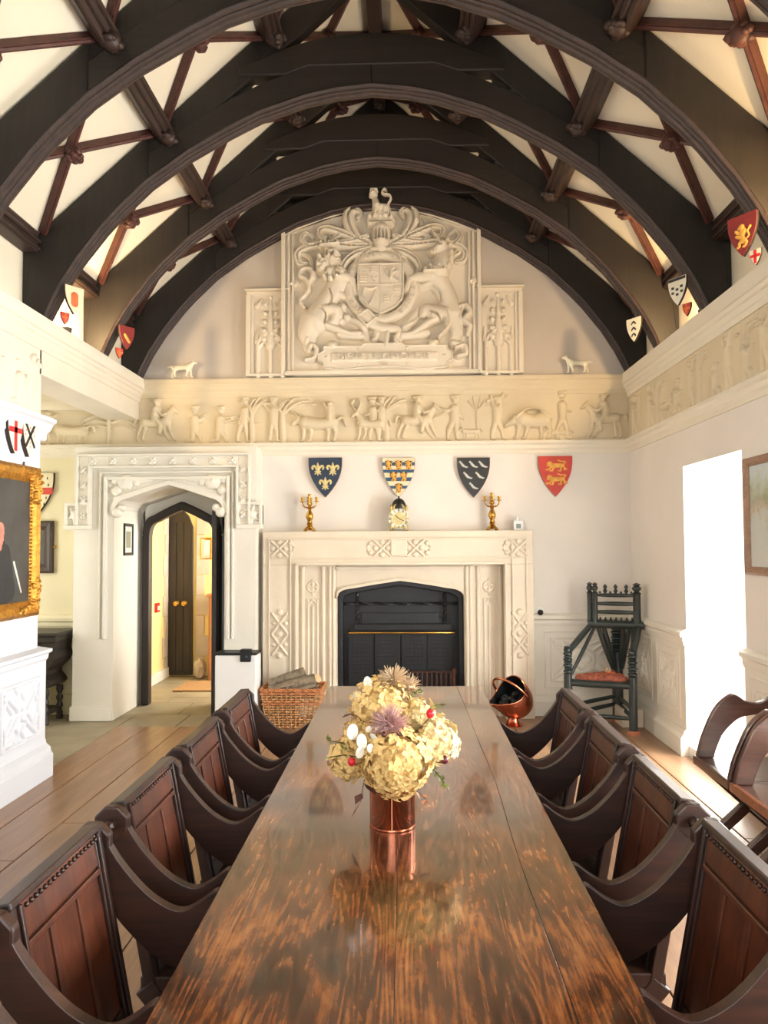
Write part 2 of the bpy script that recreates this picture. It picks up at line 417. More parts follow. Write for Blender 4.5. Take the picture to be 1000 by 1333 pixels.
# ------------------------------------------------------------------ carved relief: strokes -> height field -> mesh
def relief(name, strokes, org, U, V, N, mat, parent=None, res=.006, blur=1, sink=.004):
    """strokes: ('r', pts, radius(es), height[, base]) rounded; ('p', pts, height, bevel) flat; ('c', pts, radius, depth) groove"""
    allp = [(p[0], p[1], max(s[2]) if isinstance(s[2], (list, tuple)) else (s[2] if s[0] != 'p' else 0)) for s in strokes for p in s[1]]
    u0 = min(p[0] - p[2] for p in allp) - 3 * res; u1 = max(p[0] + p[2] for p in allp) + 3 * res
    v0 = min(p[1] - p[2] for p in allp) - 3 * res; v1 = max(p[1] + p[2] for p in allp) + 3 * res
    nu = int((u1 - u0) / res) + 2; nv = int((v1 - v0) / res) + 2
    gu = u0 + np.arange(nu) * res; gv = v0 + np.arange(nv) * res
    H = np.zeros((nv, nu))
    def win(a0, a1, b0, b1):
        i0 = max(0, int((a0 - u0) / res) - 1); i1 = min(nu, int((a1 - u0) / res) + 2)
        j0 = max(0, int((b0 - v0) / res) - 1); j1 = min(nv, int((b1 - v0) / res) + 2)
        return (slice(j0, j1), slice(i0, i1)), gu[i0:i1][None, :], gv[j0:j1][:, None]
    for s in strokes:
        if s[0] == 'p':
            pts = s[1]; xs = [p[0] for p in pts]; ys = [p[1] for p in pts]
            sl, a, b = win(min(xs), max(xs), min(ys), max(ys))
            ins = np.zeros(np.broadcast(a, b).shape, bool); dm = np.full(ins.shape, 1e9)
            for (x1, y1), (x2, y2) in zip(pts, pts[1:] + pts[:1]):
                if y1 != y2:
                    c = ((y1 > b) != (y2 > b)) & (a < (x2 - x1) * (b - y1) / (y2 - y1) + x1); ins ^= c
                L2 = (x2 - x1) ** 2 + (y2 - y1) ** 2 + 1e-12
                t = np.clip(((a - x1) * (x2 - x1) + (b - y1) * (y2 - y1)) / L2, 0, 1)
                dm = np.minimum(dm, np.hypot(a - x1 - t * (x2 - x1), b - y1 - t * (y2 - y1)))
            h = np.where(ins, s[2] * np.clip(dm / max(s[3], 1e-6), .05, 1), 0); H[sl] = np.maximum(H[sl], h); continue
        pts = s[1]; R = s[2] if isinstance(s[2], (list, tuple)) else [s[2]] * len(pts)
        segs = list(zip(pts, pts[1:], R, R[1:])) if len(pts) > 1 else [(pts[0], pts[0], R[0], R[0])]
        rm = max(R); base = s[4] if len(s) > 4 else 0
        for (x1, y1), (x2, y2), r1, r2 in segs:
            sl, a, b = win(min(x1, x2) - rm, max(x1, x2) + rm, min(y1, y2) - rm, max(y1, y2) + rm)
            L2 = (x2 - x1) ** 2 + (y2 - y1) ** 2 + 1e-12
            t = np.clip(((a - x1) * (x2 - x1) + (b - y1) * (y2 - y1)) / L2, 0, 1)
            rr = r1 + (r2 - r1) * t; q = 1 - ((a - x1 - t * (x2 - x1)) ** 2 + (b - y1 - t * (y2 - y1)) ** 2) / (rr * rr)
            g = np.sqrt(np.clip(q, 0, 1)) * (rr / rm)
            if s[0] == 'r': H[sl] = np.maximum(H[sl], np.where(q > 0, base + s[3] * g, 0))
            else: H[sl] = np.where((q > 0) & (H[sl] > 0), np.maximum(H[sl] - s[3] * g, .0008), H[sl])
    mask = H > 1e-4
    for _ in range(blur):
        K = np.pad(H, 1, mode='edge'); B = (K[1:-1, :-2] + K[1:-1, 2:] + K[:-2, 1:-1] + K[2:, 1:-1] + 2 * K[1:-1, 1:-1]) / 6
        H = np.where(mask, np.maximum(B, .0006), H)
    Hz = np.where(mask, H, -sink)
    cell = mask[:-1, :-1] | mask[1:, :-1] | mask[:-1, 1:] | mask[1:, 1:]
    jj, ii = np.nonzero(cell)
    quad = np.stack([jj * nu + ii, jj * nu + ii + 1, (jj + 1) * nu + ii + 1, (jj + 1) * nu + ii], 1)
    used, inv = np.unique(quad, return_inverse=True); quad = inv.reshape(quad.shape)
    ju, iu = used // nu, used % nu
    co = (np.array(org)[None] + gu[iu][:, None] * np.array(U)[None] + gv[ju][:, None] * np.array(V)[None] + Hz[ju, iu][:, None] * np.array(N)[None])
    if np.dot(np.cross(U, V), N) < 0: quad = quad[:, ::-1]
    me = bpy.data.meshes.new(name); me.vertices.add(len(co)); me.vertices.foreach_set('co', co.ravel())
    me.loops.add(quad.size); me.loops.foreach_set('vertex_index', quad.ravel().astype(np.int32))
    me.polygons.add(len(quad)); me.polygons.foreach_set('loop_start', np.arange(0, quad.size, 4, dtype=np.int32))
    me.polygons.foreach_set('use_smooth', np.ones(len(quad), bool)); me.update(calc_edges=True); me.validate()
    return as_obj(name, me, mat, parent)
# ================================================================== THE ROOM
XC, YB, XR, XL = -0.235, 7.35, 2.115, -2.6
YN = -1.5                       # wall behind the camera
ZC = 3.22                       # top of the wall cornice
ASH = 2.5                       # half width at the ashlar wall over the cornice
ROOF0, SLOPE = 6.0, .9
def roof(u): return ROOF0 - SLOPE * abs(u)

# ---- floor
fl = MB().box(-4.5, 3.0, YN - .4, 10.6, -.12, -.035).build('floor', 'flagstone'); struct(fl)
x = XL; k = 0
bw = [.27, .31, .29, .26, .33, .30, .28, .31, .27, .30, .29, .32, .28, .30, .31, .29]
while x < XR - .02:
    wd = min(bw[k % len(bw)], XR - x)
    yend = 6.86 if x + wd < -1.55 else YB
    cuts = [YN, 1.1 + 1.7 * ((k * 37) % 10) / 10, 3.4 + 1.8 * ((k * 53) % 10) / 10, yend]
    for a, b in zip(cuts, cuts[1:]):
        MB().box(x + .003, x + wd - .003, a + .002, b - .002, -.034, -.001 * (k % 3)).build('floorboard', 'floor_oak', fl, bevel=.003)
    x += wd; k += 1
random.seed(3)
def flags(x0, x1, y0, y1, nx, ny):
    for i in range(nx):
        for j in range(ny):
            a = x0 + (x1 - x0) * i / nx; b = x0 + (x1 - x0) * (i + 1) / nx
            sh = .5 * (i % 2) * (y1 - y0) / ny
            c = max(y0, y0 + (y1 - y0) * j / ny - sh); d = min(y1, y0 + (y1 - y0) * (j + 1) / ny - sh)
            if j == ny - 1: d = y1
            if d - c < .05: continue
            MB().box(a + .004, b - .004, c + .004, d - .004, -.034, -.002 - .002 * random.random()).build('flagstone', 'flagstone', fl, bevel=.004)
flags(-4.4, -2.6, 5.2, 7.36, 3, 4)
flags(-2.6, -1.55, 6.86, 7.36, 2, 1)
flags(-2.73, -1.68, 7.36, 7.9, 2, 1)
flags(-3.0, -1.0, 7.9, 9.6, 4, 3)

# ---- back wall
wb = MB()
wb.box(-4.4, -2.75, YB, YB + .5, 0, 2.56)
wb.box(-1.45, -1.03, YB, YB + .5, 0, 2.56)
wb.box(-1.03, .90, YB, YB + .5, 1.42, 2.56)
wb.box(.90, XR + .5, YB, YB + .5, 0, 2.56)
wb.box(-2.75, -1.45, YB + .02, YB + .5, 2.2, 2.56)
wall_back = struct(wb.build('wall_back', 'wall_white'))
# gable above the frieze
gp = [(XC - ASH - .2, 3.2), (XC + ASH + .2, 3.2), (XC + ASH + .2, roof(ASH + .2)), (XC, ROOF0), (XC - ASH - .2, roof(ASH + .2))]
gable = MB().poly(gp, 'y', YB, YB + .4).build('gable', 'gable_plaster', wall_back)
# the block round the door, standing forward of the wall, with a four centred arch
DX0, DX1, DYF, DYB = -2.725, -1.69, 7.06, 7.84
def four_centred(x0, x1, spring, apex, n=14):
    """Tudor arch: tight shoulders, then nearly straight to a blunt point"""
    c = (x0 + x1) / 2; h = (x1 - x0) / 2; pts = []
    for i in range(n + 1):
        t = (i / n) ** 1.5
        if t < .24: f = .56 * math.sqrt(max(0, 1 - (1 - t / .24) ** 2))
        else: q = (t - .24) / .76; f = .56 + .44 * (q + .18 * q * (1 - q))
        pts.append((x0 + h * t, spring + (apex - spring) * f))
    return pts + [(2 * c - p[0], p[1]) for p in pts[-2::-1]]
arch_in = four_centred(DX0, DX1, 1.88, 2.17)
db = MB()
db.box(-3.1, DX0, DYF, YB + .45, 0, 2.53); db.box(DX1, -1.4, DYF, YB + .45, 0, 2.53)
db.strip(arch_in, [(p[0], 2.53) for p in arch_in], 'y', DYF, DYB)
wall_door = struct(db.build('wall_door', 'stone_white'))
MB().box(-3.12, -2.74, DYF - .02, DYF + .06, 0, .13).box(DX1 + .01, -1.39, DYF - .02, DYF + .06, 0, .13).build('plinth', 'stone_white', wall_door, bevel=.008)

# ---- frieze band, running round the room
fz = MB().box(-4.4, XR + .5, YB, YB + .5, 2.56, 3.2).build('trim_1', 'plaster_cream'); struct(fz)
def run_x(mb, prof, x0, x1, y):          # profile (d out from wall, z) along X on a wall facing -Y
    mb.poly([(y - d, z) for d, z in prof], 'x', x0, x1)
def run_y(mb, prof, y0, y1, x, sgn):     # along Y on a wall; sgn=+1 wall faces +X
    mb.poly([(x + sgn * d, z) for d, z in prof], 'y', y0, y1)
low = [(-.02, 2.47), (.012, 2.47), (.014, 2.5), (.03, 2.52), (.034, 2.55), (.055, 2.565), (.055, 2.59), (-.02, 2.60)]
top_b = [(-.02, 3.04), (.01, 3.04), (.012, 3.08), (.02, 3.09), (.02, 3.12), (.035, 3.14), (.035, 3.17), (.05, 3.18), (.05, 3.215), (-.02, 3.215)]
m = MB(); run_x(m, low, -4.4, XR, YB); m.build('lower_moulding', 'cornice_cream', fz)
m = MB(); run_x(m, top_b, XL + .02, XR, YB); m.build('upper_moulding', 'plaster_cream', fz)
upc = [(-.16, 3.0), (.012, 3.0), (.015, 3.035), (.025, 3.045), (.028, 3.08), (.042, 3.09), (.048, 3.115), (.06, 3.12), (.06, ZC), (-.17, ZC)]

# ---- right wall with three window embrasures
WIN = [(4.90, 5.93, .08, 2.19), (2.5, 3.6, .5, 2.2), (.2, 1.3, .5, 2.2)]
TH = .55
wr = MB(); edges = [YN - .4]
for a, b, z0, z1 in sorted(WIN): edges += [a, b]
edges.append(YB + .02)
for i in range(0, len(edges), 2): wr.box(XR, XR + TH, edges[i], edges[i + 1], 0, 2.56)
for a, b, z0, z1 in WIN:
    wr.box(XR, XR + TH, a, b, z1, 2.56); wr.box(XR, XR + TH, a, b, -.02, z0)
wall_right = struct(wr.build('wall_right', 'wall_white'))
fr = MB().box(XR, XR + TH, YN - .4, YB, 2.56, 3.05).build('trim_2', 'plaster_cream'); struct(fr)
m = MB(); run_y(m, low, YN, YB, XR, -1); m.build('lower_moulding', 'cornice_cream', fr)
m = MB(); run_y(m, upc, YN, YB - .01, XR, -1); m.build('cornice', 'cornice_cream', fr)
struct(MB().box(XC + ASH, XC + ASH + .35, YN - .4, YB, 3.0, 3.9).build('wall_right_upper', 'ceiling_cream'))

# ---- left wall (ends as a pier), the beam over the alcove opening, the alcove
PE = 5.35
wl = MB().box(XL - .32, XL, YN - .4, PE, 0, 2.5).build('wall_left', 'pier_white'); struct(wl)
flz = MB().box(XL - .32, XL, YN - .4, PE, 2.5, 3.02).build('trim_3', 'plaster_pale'); struct(flz)
bm_ = MB().box(XL - .31, XL, PE - .02, YB, 2.83, 3.02).build('trim_4', 'plaster_pale'); struct(bm_)
m = MB(); run_y(m, upc, YN, YB - .01, XL, 1); m.build('cornice', 'plaster_pale', bm_)
MB().box(XL - .17, XL + .062, YN, YB - .012, 3.13, ZC + .003).build('cornice_cap', 'cornice_cream', bm_, bevel=.006)
pc = [(-.3, 2.36), (.0, 2.36), (.012, 2.37), (.014, 2.41), (.045, 2.44), (.06, 2.475), (.085, 2.49), (.085, 2.515), (-.3, 2.53)]
m = MB(); run_y(m, pc, YN, PE + .07, XL, 1); m.build('pier_cornice', 'pier_white', wl)
dd = [(-.1, 0), (.10, 0), (.10, .15), (.085, .17), (.08, .2), (.05, .225), (.045, .25), (.04, .26), (.04, .80), (.055, .82), (.06, .85), (.085, .865), (.085, .885), (-.02, .9)]
m = MB(); run_y(m, dd, YN, PE + .05, XL, 1); m.build('dado', 'pier_white', wl)
struct(MB().box(XC - ASH - .35, XC - ASH, YN - .4, YB, 3.0, 3.9).build('wall_left_upper', 'ceiling_cream'))
# alcove
av = MB().box(-4.75, -4.35, 5.0, YB + .4, 0, .8).box(-4.75, -4.35, 5.0, YB + .4, 2.3, 3.2).box(-4.75, -4.35, 5.0, 5.85, .8, 2.3).box(-4.75, -4.35, 6.75, YB + .4, .8, 2.3)
av.box(-4.4, XL - .32, 5.0, PE - .05, 0, 3.2)
alc = struct(av.build('wall_alcove', 'recess_yellow'))
MB().box(-4.36, -3.1, YB - .012, YB + .02, 0, 2.475).build('panel', 'recess_yellow', alc)
struct(MB().box(-4.5, XL - .3, 5.0, YB + .1, 3.0, 3.1).build('ceiling_alcove', 'ceiling_cream'))
m = MB(); run_x(m, [(0, 2.93), (.05, 2.93), (.10, 2.98), (.12, 3.0), (0, 3.0)], -4.35, XL - .32, YB); m.box(-4.35, XL - .34, 6.2, 6.32, 2.9, 3.0)
m.build('alcove_ceiling_moulding', 'ceiling_cream', alc)
m = MB(); run_x(m, [(0, .84), (.02, .84), (.025, .88), (.04, .89), (.045, .92), (.03, .94), (.03, .96), (0, .97)], -4.35, -3.11, YB - .012); m.build('dado_rail', 'recess_yellow', alc)
MB().box(-4.35, -3.115, YB - .05, YB - .012, 0, .2).build('skirting', 'recess_yellow', alc, bevel=.01)
# rear wall behind the camera, with one big window
rw = MB().box(-3.0, -1.3, YN - .4, YN, 0, 6.1).box(.85, 2.7, YN - .4, YN, 0, 6.1).box(-1.3, .85, YN - .4, YN, 0, .9).box(-1.3, .85, YN - .4, YN, 2.85, 6.1)
struct(rw.build('wall_rear', 'wall_white'))
# ---- ceiling slopes
for s in (-1, 1):
    p = [(XC, ROOF0), (XC + s * (ASH + .3), roof(ASH + .3)), (XC + s * (ASH + .3), roof(ASH + .3) + .12), (XC, ROOF0 + .12)]
    struct(MB().poly(p, 'y', YN - .4, YB + .35).build('ceiling', 'ceiling_cream'))

# ---- windows
def window(n, X, y0, y1, z0, z1, cols, rows):
    f = MB(); t = .05
    f.box(X, X + .06, y0, y0 + t, z0, z1).box(X, X + .06, y1 - t, y1, z0, z1).box(X, X + .06, y0 + t, y1 - t, z0, z0 + t).box(X, X + .06, y0 + t, y1 - t, z1 - t, z1)
    for c in range(1, cols): q = y0 + (y1 - y0) * c / cols; f.box(X + .01, X + .05, q - .018, q + .018, z0 + t, z1 - t)
    for r in range(1, rows): q = z0 + (z1 - z0) * r / rows; f.box(X + .012, X + .048, y0 + t, y1 - t, q - .015, q + .015)
    o = struct(f.build('window_%d' % n, 'white_enamel'))
    for c in range(cols):
        for r in range(rows):
            a, b = y0 + (y1 - y0) * c / cols, y0 + (y1 - y0) * (c + 1) / cols; e, g = z0 + (z1 - z0) * r / rows, z0 + (z1 - z0) * (r + 1) / rows
            MB().box(X + .027, X + .032, a + .01, b - .01, e + .01, g - .01).build('pane', 'glass', o)
    MB().box(X - .02, X + .08, y0, y1, z0 - .03, z0).build('window_sill', 'white_enamel', o)
    return o
for n, (a, b, z0, z1) in enumerate(WIN): window(n + 1, XR + TH - .1, a, b, z0 + .03, z1, 2, 4 if n == 0 else 3)
window(4, -4.62, 5.85, 6.75, .83, 2.3, 2, 3)
o = window(5, 0, -1.3, .85, .93, 2.85, 3, 3); o.rotation_euler = (0, 0, -PI / 2); o.location = (0, YN - .2, 0)

# ---- panelled dado with moulded strapwork, right wall and back wall
rail = [(0, .83), (.022, .83), (.03, .86), (.03, .885), (.05, .9), (.05, .925), (.03, .94), (0, .95)]
base = [(0, 0), (.06, 0), (.06, .13), (.04, .16), (.03, .19), (0, .2)]
for a, b in ((5.93, YB), (3.6, 4.9), (1.3, 2.5)):
    m = MB(); run_y(m, rail, a, b, XR, -1); run_y(m, base, a, b, XR, -1); m.box(XR - .015, XR, a, b, .19, .84); m.build('dado', 'stone_white', wall_right)
m = MB(); run_x(m, rail, 1.17, XR, YB); run_x(m, base, 1.17, XR, YB); m.box(1.17, XR, YB - .015, YB, .19, .84); m.build('dado', 'stone_white', wall_back)
def strapwork(w, h, hh=.012, r=.016):
    cx, cy = w / 2, h / 2; S = []
    for e in (.05, .11):
        q = [(e, e), (w - e, e), (w - e, h - e), (e, h - e), (e, e)]; S.append(('r', q, r * .6, hh * .8))
    for sx in (-1, 1):
        for sy in (-1, 1):
            S.append(('r', [(cx + sx * w * .14, cy + sy * h * .13), (cx + sx * (w / 2 - .13), cy + sy * (h / 2 - .13))], r, hh))
            S.append(('r', [(cx + sx * w * .22, cy + sy * h * .08), (cx + sx * (w / 2 - .14), cy + sy * (h * .24))], r * .8, hh))
            S.append(('r', [(cx + sx * w * .07, cy + sy * h * .2), (cx + sx * (w * .2), cy + sy * (h / 2 - .14))], r * .8, hh))
    S.append(('r', [(cx + w * .16 * math.cos(a), cy + w * .16 * math.sin(a)) for a in [PI * k / 8 for k in range(17)]], r, hh))
    for k in range(4):
        a = PI / 2 * k; S.append(('r', [(cx + .08 * w * math.cos(a), cy + .08 * w * math.sin(a))], .035 * w + .01, hh * 1.2))
    return S
for y0 in (5.98, 6.66):
    relief('strapwork', strapwork(.64, .62), (XR - .015, y0 + .66, .21), (0, -1, 0), (0, 0, 1), (-1, 0, 0), 'stone_white', wall_right, .008)
for y0 in (3.62, 4.24):
    relief('strapwork', strapwork(.62, .62), (XR - .015, y0 + .63, .21), (0, -1, 0), (0, 0, 1), (-1, 0, 0), 'stone_white', wall_right, .008)
relief('strapwork', strapwork(.78, .62), (1.24, YB - .015, .21), (1, 0, 0), (0, 0, 1), (0, -1, 0), 'stone_white', wall_back, .007)
# bold fretwork on the pier dado
def fret(w, h):
    cx, cy = w / 2, h / 2; S = [('r', [(.02, .02), (w - .02, .02), (w - .02, h - .02), (.02, h - .02), (.02, .02)], .014, .016, .01)]
    for sx in (-1, 1):
        for sy in (-1, 1):
            S.append(('r', [(cx + sx * .03, cy + sy * .03), (cx + sx * (w / 2 - .03), cy + sy * (h / 2 - .03))], .017, .014, .01))
            S.append(('r', [(cx + sx * .2 * w, cy + sy * .02), (cx + sx * (w / 2 - .06), cy + sy * .13)], .012, .014, .008))
            S.append(('r', smooth_path([(cx + sx * .1 * w, cy + sy * .2 * h), (cx + sx * .05 * w, cy + sy * .3 * h), (cx + sx * .12 * w, cy + sy * .4 * h)], 4), .013, .014, .008))
            S.append(('r', [(cx + sx * (w / 2 - .09), cy + sy * .3 * h), (cx + sx * (w / 2 - .05), cy + sy * .12 * h)], .012, .014, .008))
    for k in range(4):
        a = PI / 2 * k + PI / 4; S.append(('r', [(cx + .05 * math.cos(a), cy + .05 * math.sin(a))], .026, .02, .006))
    return S
for y0 in (4.76, 4.22, 3.68):
    relief('fretwork', fret(.54, .43), (XL + .04, y0, .29), (0, 1, 0), (0, 0, 1), (1, 0, 0), 'pier_white', wl, .006)
    for q in (.06, .2, .34, .48):
        relief('rosette', [('r', [(0, 0)], .02, .014), ('r', [(-.014, -.02), (.014, .02)], .012, .012), ('r', [(.014, -.02), (-.014, .02)], .012, .012)], (XL + .04, y0 + q, .765), (0, 1, 0), (0, 0, 1), (1, 0, 0), 'pier_white', wl, .005)

# ---- door surround: label mould with rosettes, carved spandrels
tr = MB()
def frame3(mb, x0, x1, zt, zb, wdt, y0, y1):
    mb.box(x0, x0 + wdt, y0, y1, zb, zt - .0005); mb.box(x1 - wdt, x1, y0, y1, zb, zt - .0005); mb.box(x0 + wdt + .0004, x1 - wdt - .0004, y0 + .0005, y1, zt - wdt, zt)
frame3(tr, -3.06, -1.44, 2.46, 1.80, .02, DYF - .075, DYF); frame3(tr, -3.04, -1.46, 2.44, 1.80, .09, DYF - .045, DYF)
frame3(tr, -2.95, -1.55, 2.35, 1.80, .022, DYF - .07, DYF); frame3(tr, -2.86, -1.60, 2.30, .75, .02, DYF - .03, DYF)
frame3(tr, -2.81, -1.635, 2.25, .75, .03, DYF - .045, DYF)
for x0, x1 in ((-3.17, -2.93), (-1.57, -1.33)):
    tr.box(x0, x1, DYF - .07, DYF + .02, 1.76, 1.80); tr.box(x0, x1, DYF - .03, DYF + .02, 1.80, 1.98); tr.box(x0, x1, DYF - .06, DYF + .02, 1.98, 2.01)
    tr.box(x0, x0 + .03, DYF - .06, DYF + .02, 1.80, 1.98); tr.box(x1 - .03, x1, DYF - .06, DYF + .02, 1.80, 1.98)
tr.strip(arch_in, [(p[0] * 1.0 + (p[0] - (DX0 + DX1) / 2) * .06, p[1] + .045) for p in arch_in], 'y', DYF - .03, DYF + .02)
tr = struct(tr.build('trim_5', 'stone_white', None, bevel=.006))
RO = [('r', [(0, 0)], .016, .02, .012)] + [('r', [(.026 * math.cos(a), .026 * math.sin(a))], .014, .012, .008) for a in [PI / 4 + PI / 2 * k for k in range(4)]] + [('r', [(.03 * math.cos(a), .03 * math.sin(a))], .009, .008, .004) for a in [PI / 2 * k for k in range(4)]]
for k in range(8): relief('rosette', RO, (-2.915 + k * .1865, DYF - .045, 2.392), (1, 0, 0), (0, 0, 1), (0, -1, 0), 'stone_white', tr, .004)
for xx in (-2.995, -1.505):
    for k in range(4): relief('rosette', RO, (xx, DYF - .045, 2.31 - k * .14), (1, 0, 0), (0, 0, 1), (0, -1, 0), 'stone_white', tr, .004)
for xx, s in ((-3.05, -1), (-1.45, 1)):
    S = [('r', [(s * .02, .0)], .045, .03, .01)] + [('r', [(s * .02, 0), (s * .02 + .085 * math.cos(a), .085 * math.sin(a))], [.03, .012], .02, .008) for a in [.3, 1.3, 2.3, 3.5, 4.6, 5.6]]
    relief('label_stop', S, (xx, DYF - .03, 1.89), (1, 0, 0), (0, 0, 1), (0, -1, 0), 'stone_white', tr, .005)
for s in (-1, 1):
    c0 = (DX0 + DX1) / 2 + s * .53
    S = [('r', [(-s * .12, -.05)], .075, .045), ('r', [(-s * .03, -.13)], .05, .035), ('r', [(-s * .02, -.04)], .035, .03), ('r', [(-s * .2, -.03), (-s * .36, -.035)], [.035, .01], .03),
         ('r', [(-s * .22, -.06)], .03, .03), ('r', [(-s * .03, -.2), (-s * .0, -.29)], [.03, .012], .03), ('r', [(-s * .045, -.33)], .05, .05), ('r', [(-s * .09, -.29)], .035, .045)]
    S += [('r', [(-s * .12, -.05), (-s * .12 + .07 * math.cos(a), -.05 + .07 * math.sin(a))], [.02, .01], .055) for a in [0, 1.05, 2.1, 3.15, 4.2, 5.25]]
    relief('spandrel_carving', S, (c0, DYF - .004, 2.25), (1, 0, 0), (0, 0, 1), (0, -1, 0), 'stone_white', tr, .005)

# ---- door frame and leaf
fx0, fx1 = -2.70, -1.90
fin = four_centred(fx0 + .075, fx1 - .075, 1.70, 1.97); fo = four_centred(fx0, fx1, 1.72, 2.06)
df = MB(); df.box(fx0, fx0 + .075, DYB - .09, DYB + .02, 0, 1.72); df.box(fx1 - .075, fx1, DYB - .09, DYB + .02, 0, 1.72)
df.strip(fin, fo, 'y', DYB - .09, DYB + .02)
df = struct(df.build('door_1', 'oak_door', None, bevel=.012))
# masonry closing the arch round the frame
df2 = MB(); wo = four_centred(DX0 - .05, DX1 + .05, 1.9, 2.4)
df2.strip([(p[0], p[1]) for p in fo], [(q[0], 2.45) for q in wo], 'y', DYB - .005, DYB + .06)
df2.box(DX0 - .06, fx0, DYB - .005, DYB + .06, 0, 2.45); df2.box(fx1, DX1 + .06, DYB - .005, DYB + .06, 0, 2.45)
df2.build('infill', 'stone_white', df)
hA, hB = Vector((-1.94, DYB - .04, 0)), Vector((-1.80, 7.12, 0)); dd_ = (hB - hA)
lf = MB().bar(tuple(hA + Vector((0, 0, .985))), tuple(hB + Vector((0, 0, .985))), .045, 1.91)
leaf = lf.build('door_leaf', 'oak_door', df, bevel=.01)
nl_ = Vector((dd_.y, -dd_.x, 0)).normalized() * .025
def on_leaf(a, b, z0, z1, nm, mt, th=.008): MB().bar(tuple(hA + dd_ * a + nl_ + Vector((0, 0, (z0 + z1) / 2))), tuple(hA + dd_ * b + nl_ + Vector((0, 0, (z0 + z1) / 2))), th, z1 - z0).build(nm, mt, leaf)
on_leaf(.78, .96, .74, .86, 'lock_plate', 'brass_pale')
for z in (.3, .95, 1.55): on_leaf(.05, .8, z, z + .05, 'strap_hinge', 'iron')
# ---- the passage beyond the door
pw = MB().box(-3.3, -2.97, DYB + .06, 9.75, 0, 2.7).box(-3.3, -.9, 9.5, 9.75, 0, 2.7).box(-.95, -.7, DYB + .06, 8.3, 0, 2.7).box(-.95, -.7, 9.2, 9.75, 0, 2.7)
pw.box(-.95, -.7, 8.3, 9.2, 0, .7).box(-.95, -.7, 8.3, 9.2, 2.3, 2.7)
pw.box(-3.3, -2.75, DYB + .06, DYB + .1, 0, 2.7).box(-1.85, -.7, DYB + .06, DYB + .1, 0, 2.7)
wp = struct(pw.build('wall_passage', 'passage_yellow'))
struct(MB().box(-3.3, -.7, DYB, 9.8, 2.7, 2.8).build('ceiling_passage', 'ceiling_cream'))
for k in range(9):
    z0 = .0 + k * .25; wq = .16 if k % 2 else .10
    MB().box(-2.969, -2.955, 9.5 - wq - .08, 9.499, z0 + .004, z0 + .246).build('quoin', 'quoin_stone', wp)
    MB().box(-2.62, -2.62 + wq, 9.485, 9.499, z0 + .004, z0 + .246).build('quoin', 'quoin_stone', wp)
MB().box(-2.97, -2.94, DYB + .1, 9.48, 0, .12).build('skirting', 'stone_white', wp)
pd = MB(); top = [(-2.955, 1.98), (-2.86, 2.06), (-2.78, 2.05), (-2.71, 1.98), (-2.655, 1.84)]
pd.poly([(-2.955, .02), (-2.655, .02)] + top[::-1], 'y', 9.44, 9.484)
pd = struct(pd.build('door_2', 'oak_door', None, bevel=.008))
for k in range(3): MB().box(-2.94 + k * .09, -2.86 + k * .09, 9.43, 9.441, .06, 1.9).build('plank', 'oak_door', pd, bevel=.004)
for xx in (-2.845, -2.745):
    MB().lathe([(.0, 0), (.028, .0), (.03, .01), (.014, .02), (.014, .03), (.03, .035), (.03, .06), (.0, .068)], (xx, 9.43, .9), 14, Matrix.Rotation(PI / 2, 3, 'X')).build('knob', 'brass', pd, 40)

# ---- fireplace
fp = MB(); FX0, FX1, FY = -1.354, 1.166, 7.17
fp.box(FX0, -1.03, FY, YB, 0, 1.42).box(.90, FX1, FY, YB, 0, 1.42)
fp.box(FX0, FX1, FY, YB, 1.42, 1.735)
fpo = thing('fireplace', 'wide cream stone fireplace with carved mantel frame below the shields', 'fireplace', (0, 7.25, 0))
def fpart(mb, name, mat, bevel=.006, smooth=None):
    mb.v = [(a, b - 7.25, c) for a, b, c in mb.v]; return mb.build(name, mat, fpo, smooth, bevel)
fpart(fp, 'outer_frame', 'stone_cream')
md = MB()
md.box(-1.30, 1.11, FY - .018, FY, 1.655, 1.672).box(-1.30, 1.11, FY - .014, FY, 1.475, 1.49)
for a, b in ((-1.30, -1.285), (-1.10, -1.085), (.965, .98), (1.095, 1.11)): md.box(a, b, FY - .016, FY, .03, 1.66)
md.box(-1.05, -1.03, FY - .03, FY, 0, 1.44).box(.90, .92, FY - .03, FY, 0, 1.44).box(-1.05, .92, FY - .03, FY, 1.42, 1.445)
fpart(md, 'frame_moulding', 'stone_cream', .005)
MB_ = MB().box(-.155, .0, FY - .024, FY, 1.50, 1.66); fpart(MB_, 'keystone', 'stone_cream', .01)
# inner order with narrow traceried panels
ino = four_centred(-.675, .535, 1.10, 1.265)
inn = MB(); inn.box(-1.03, -.675, 7.29, YB + .12, 0, 1.10).box(.535, .90, 7.29, YB + .12, 0, 1.10)
inn.strip(ino, [(p[0], 1.44) for p in ino], 'y', 7.29, YB + .12)
inn.box(-1.03, -.675, 7.29, YB + .12, 1.10, 1.44).box(.535, .90, 7.29, YB + .12, 1.10, 1.44)
fpart(inn, 'inner_frame', 'stone_cream')
for xx in (-.995, -.80, -.735, -.70, .56, .595, .665, .87):
    fpart(MB().lathe([(.03, 0), (.03, .08), (.018, .1), (.018, 1.36), (.022, 1.40)], (xx, 7.285, 0), 10), 'colonnette', 'stone_cream', 0, 40)
hd = MB(); hd.strip(ino, [(p[0], p[1] + .03) for p in ino], 'y', 7.255, 7.3); hd.box(-.675, .535, 7.26, 7.3, 1.375, 1.40)
fpart(hd, 'arch_moulding', 'stone_cream', .006)
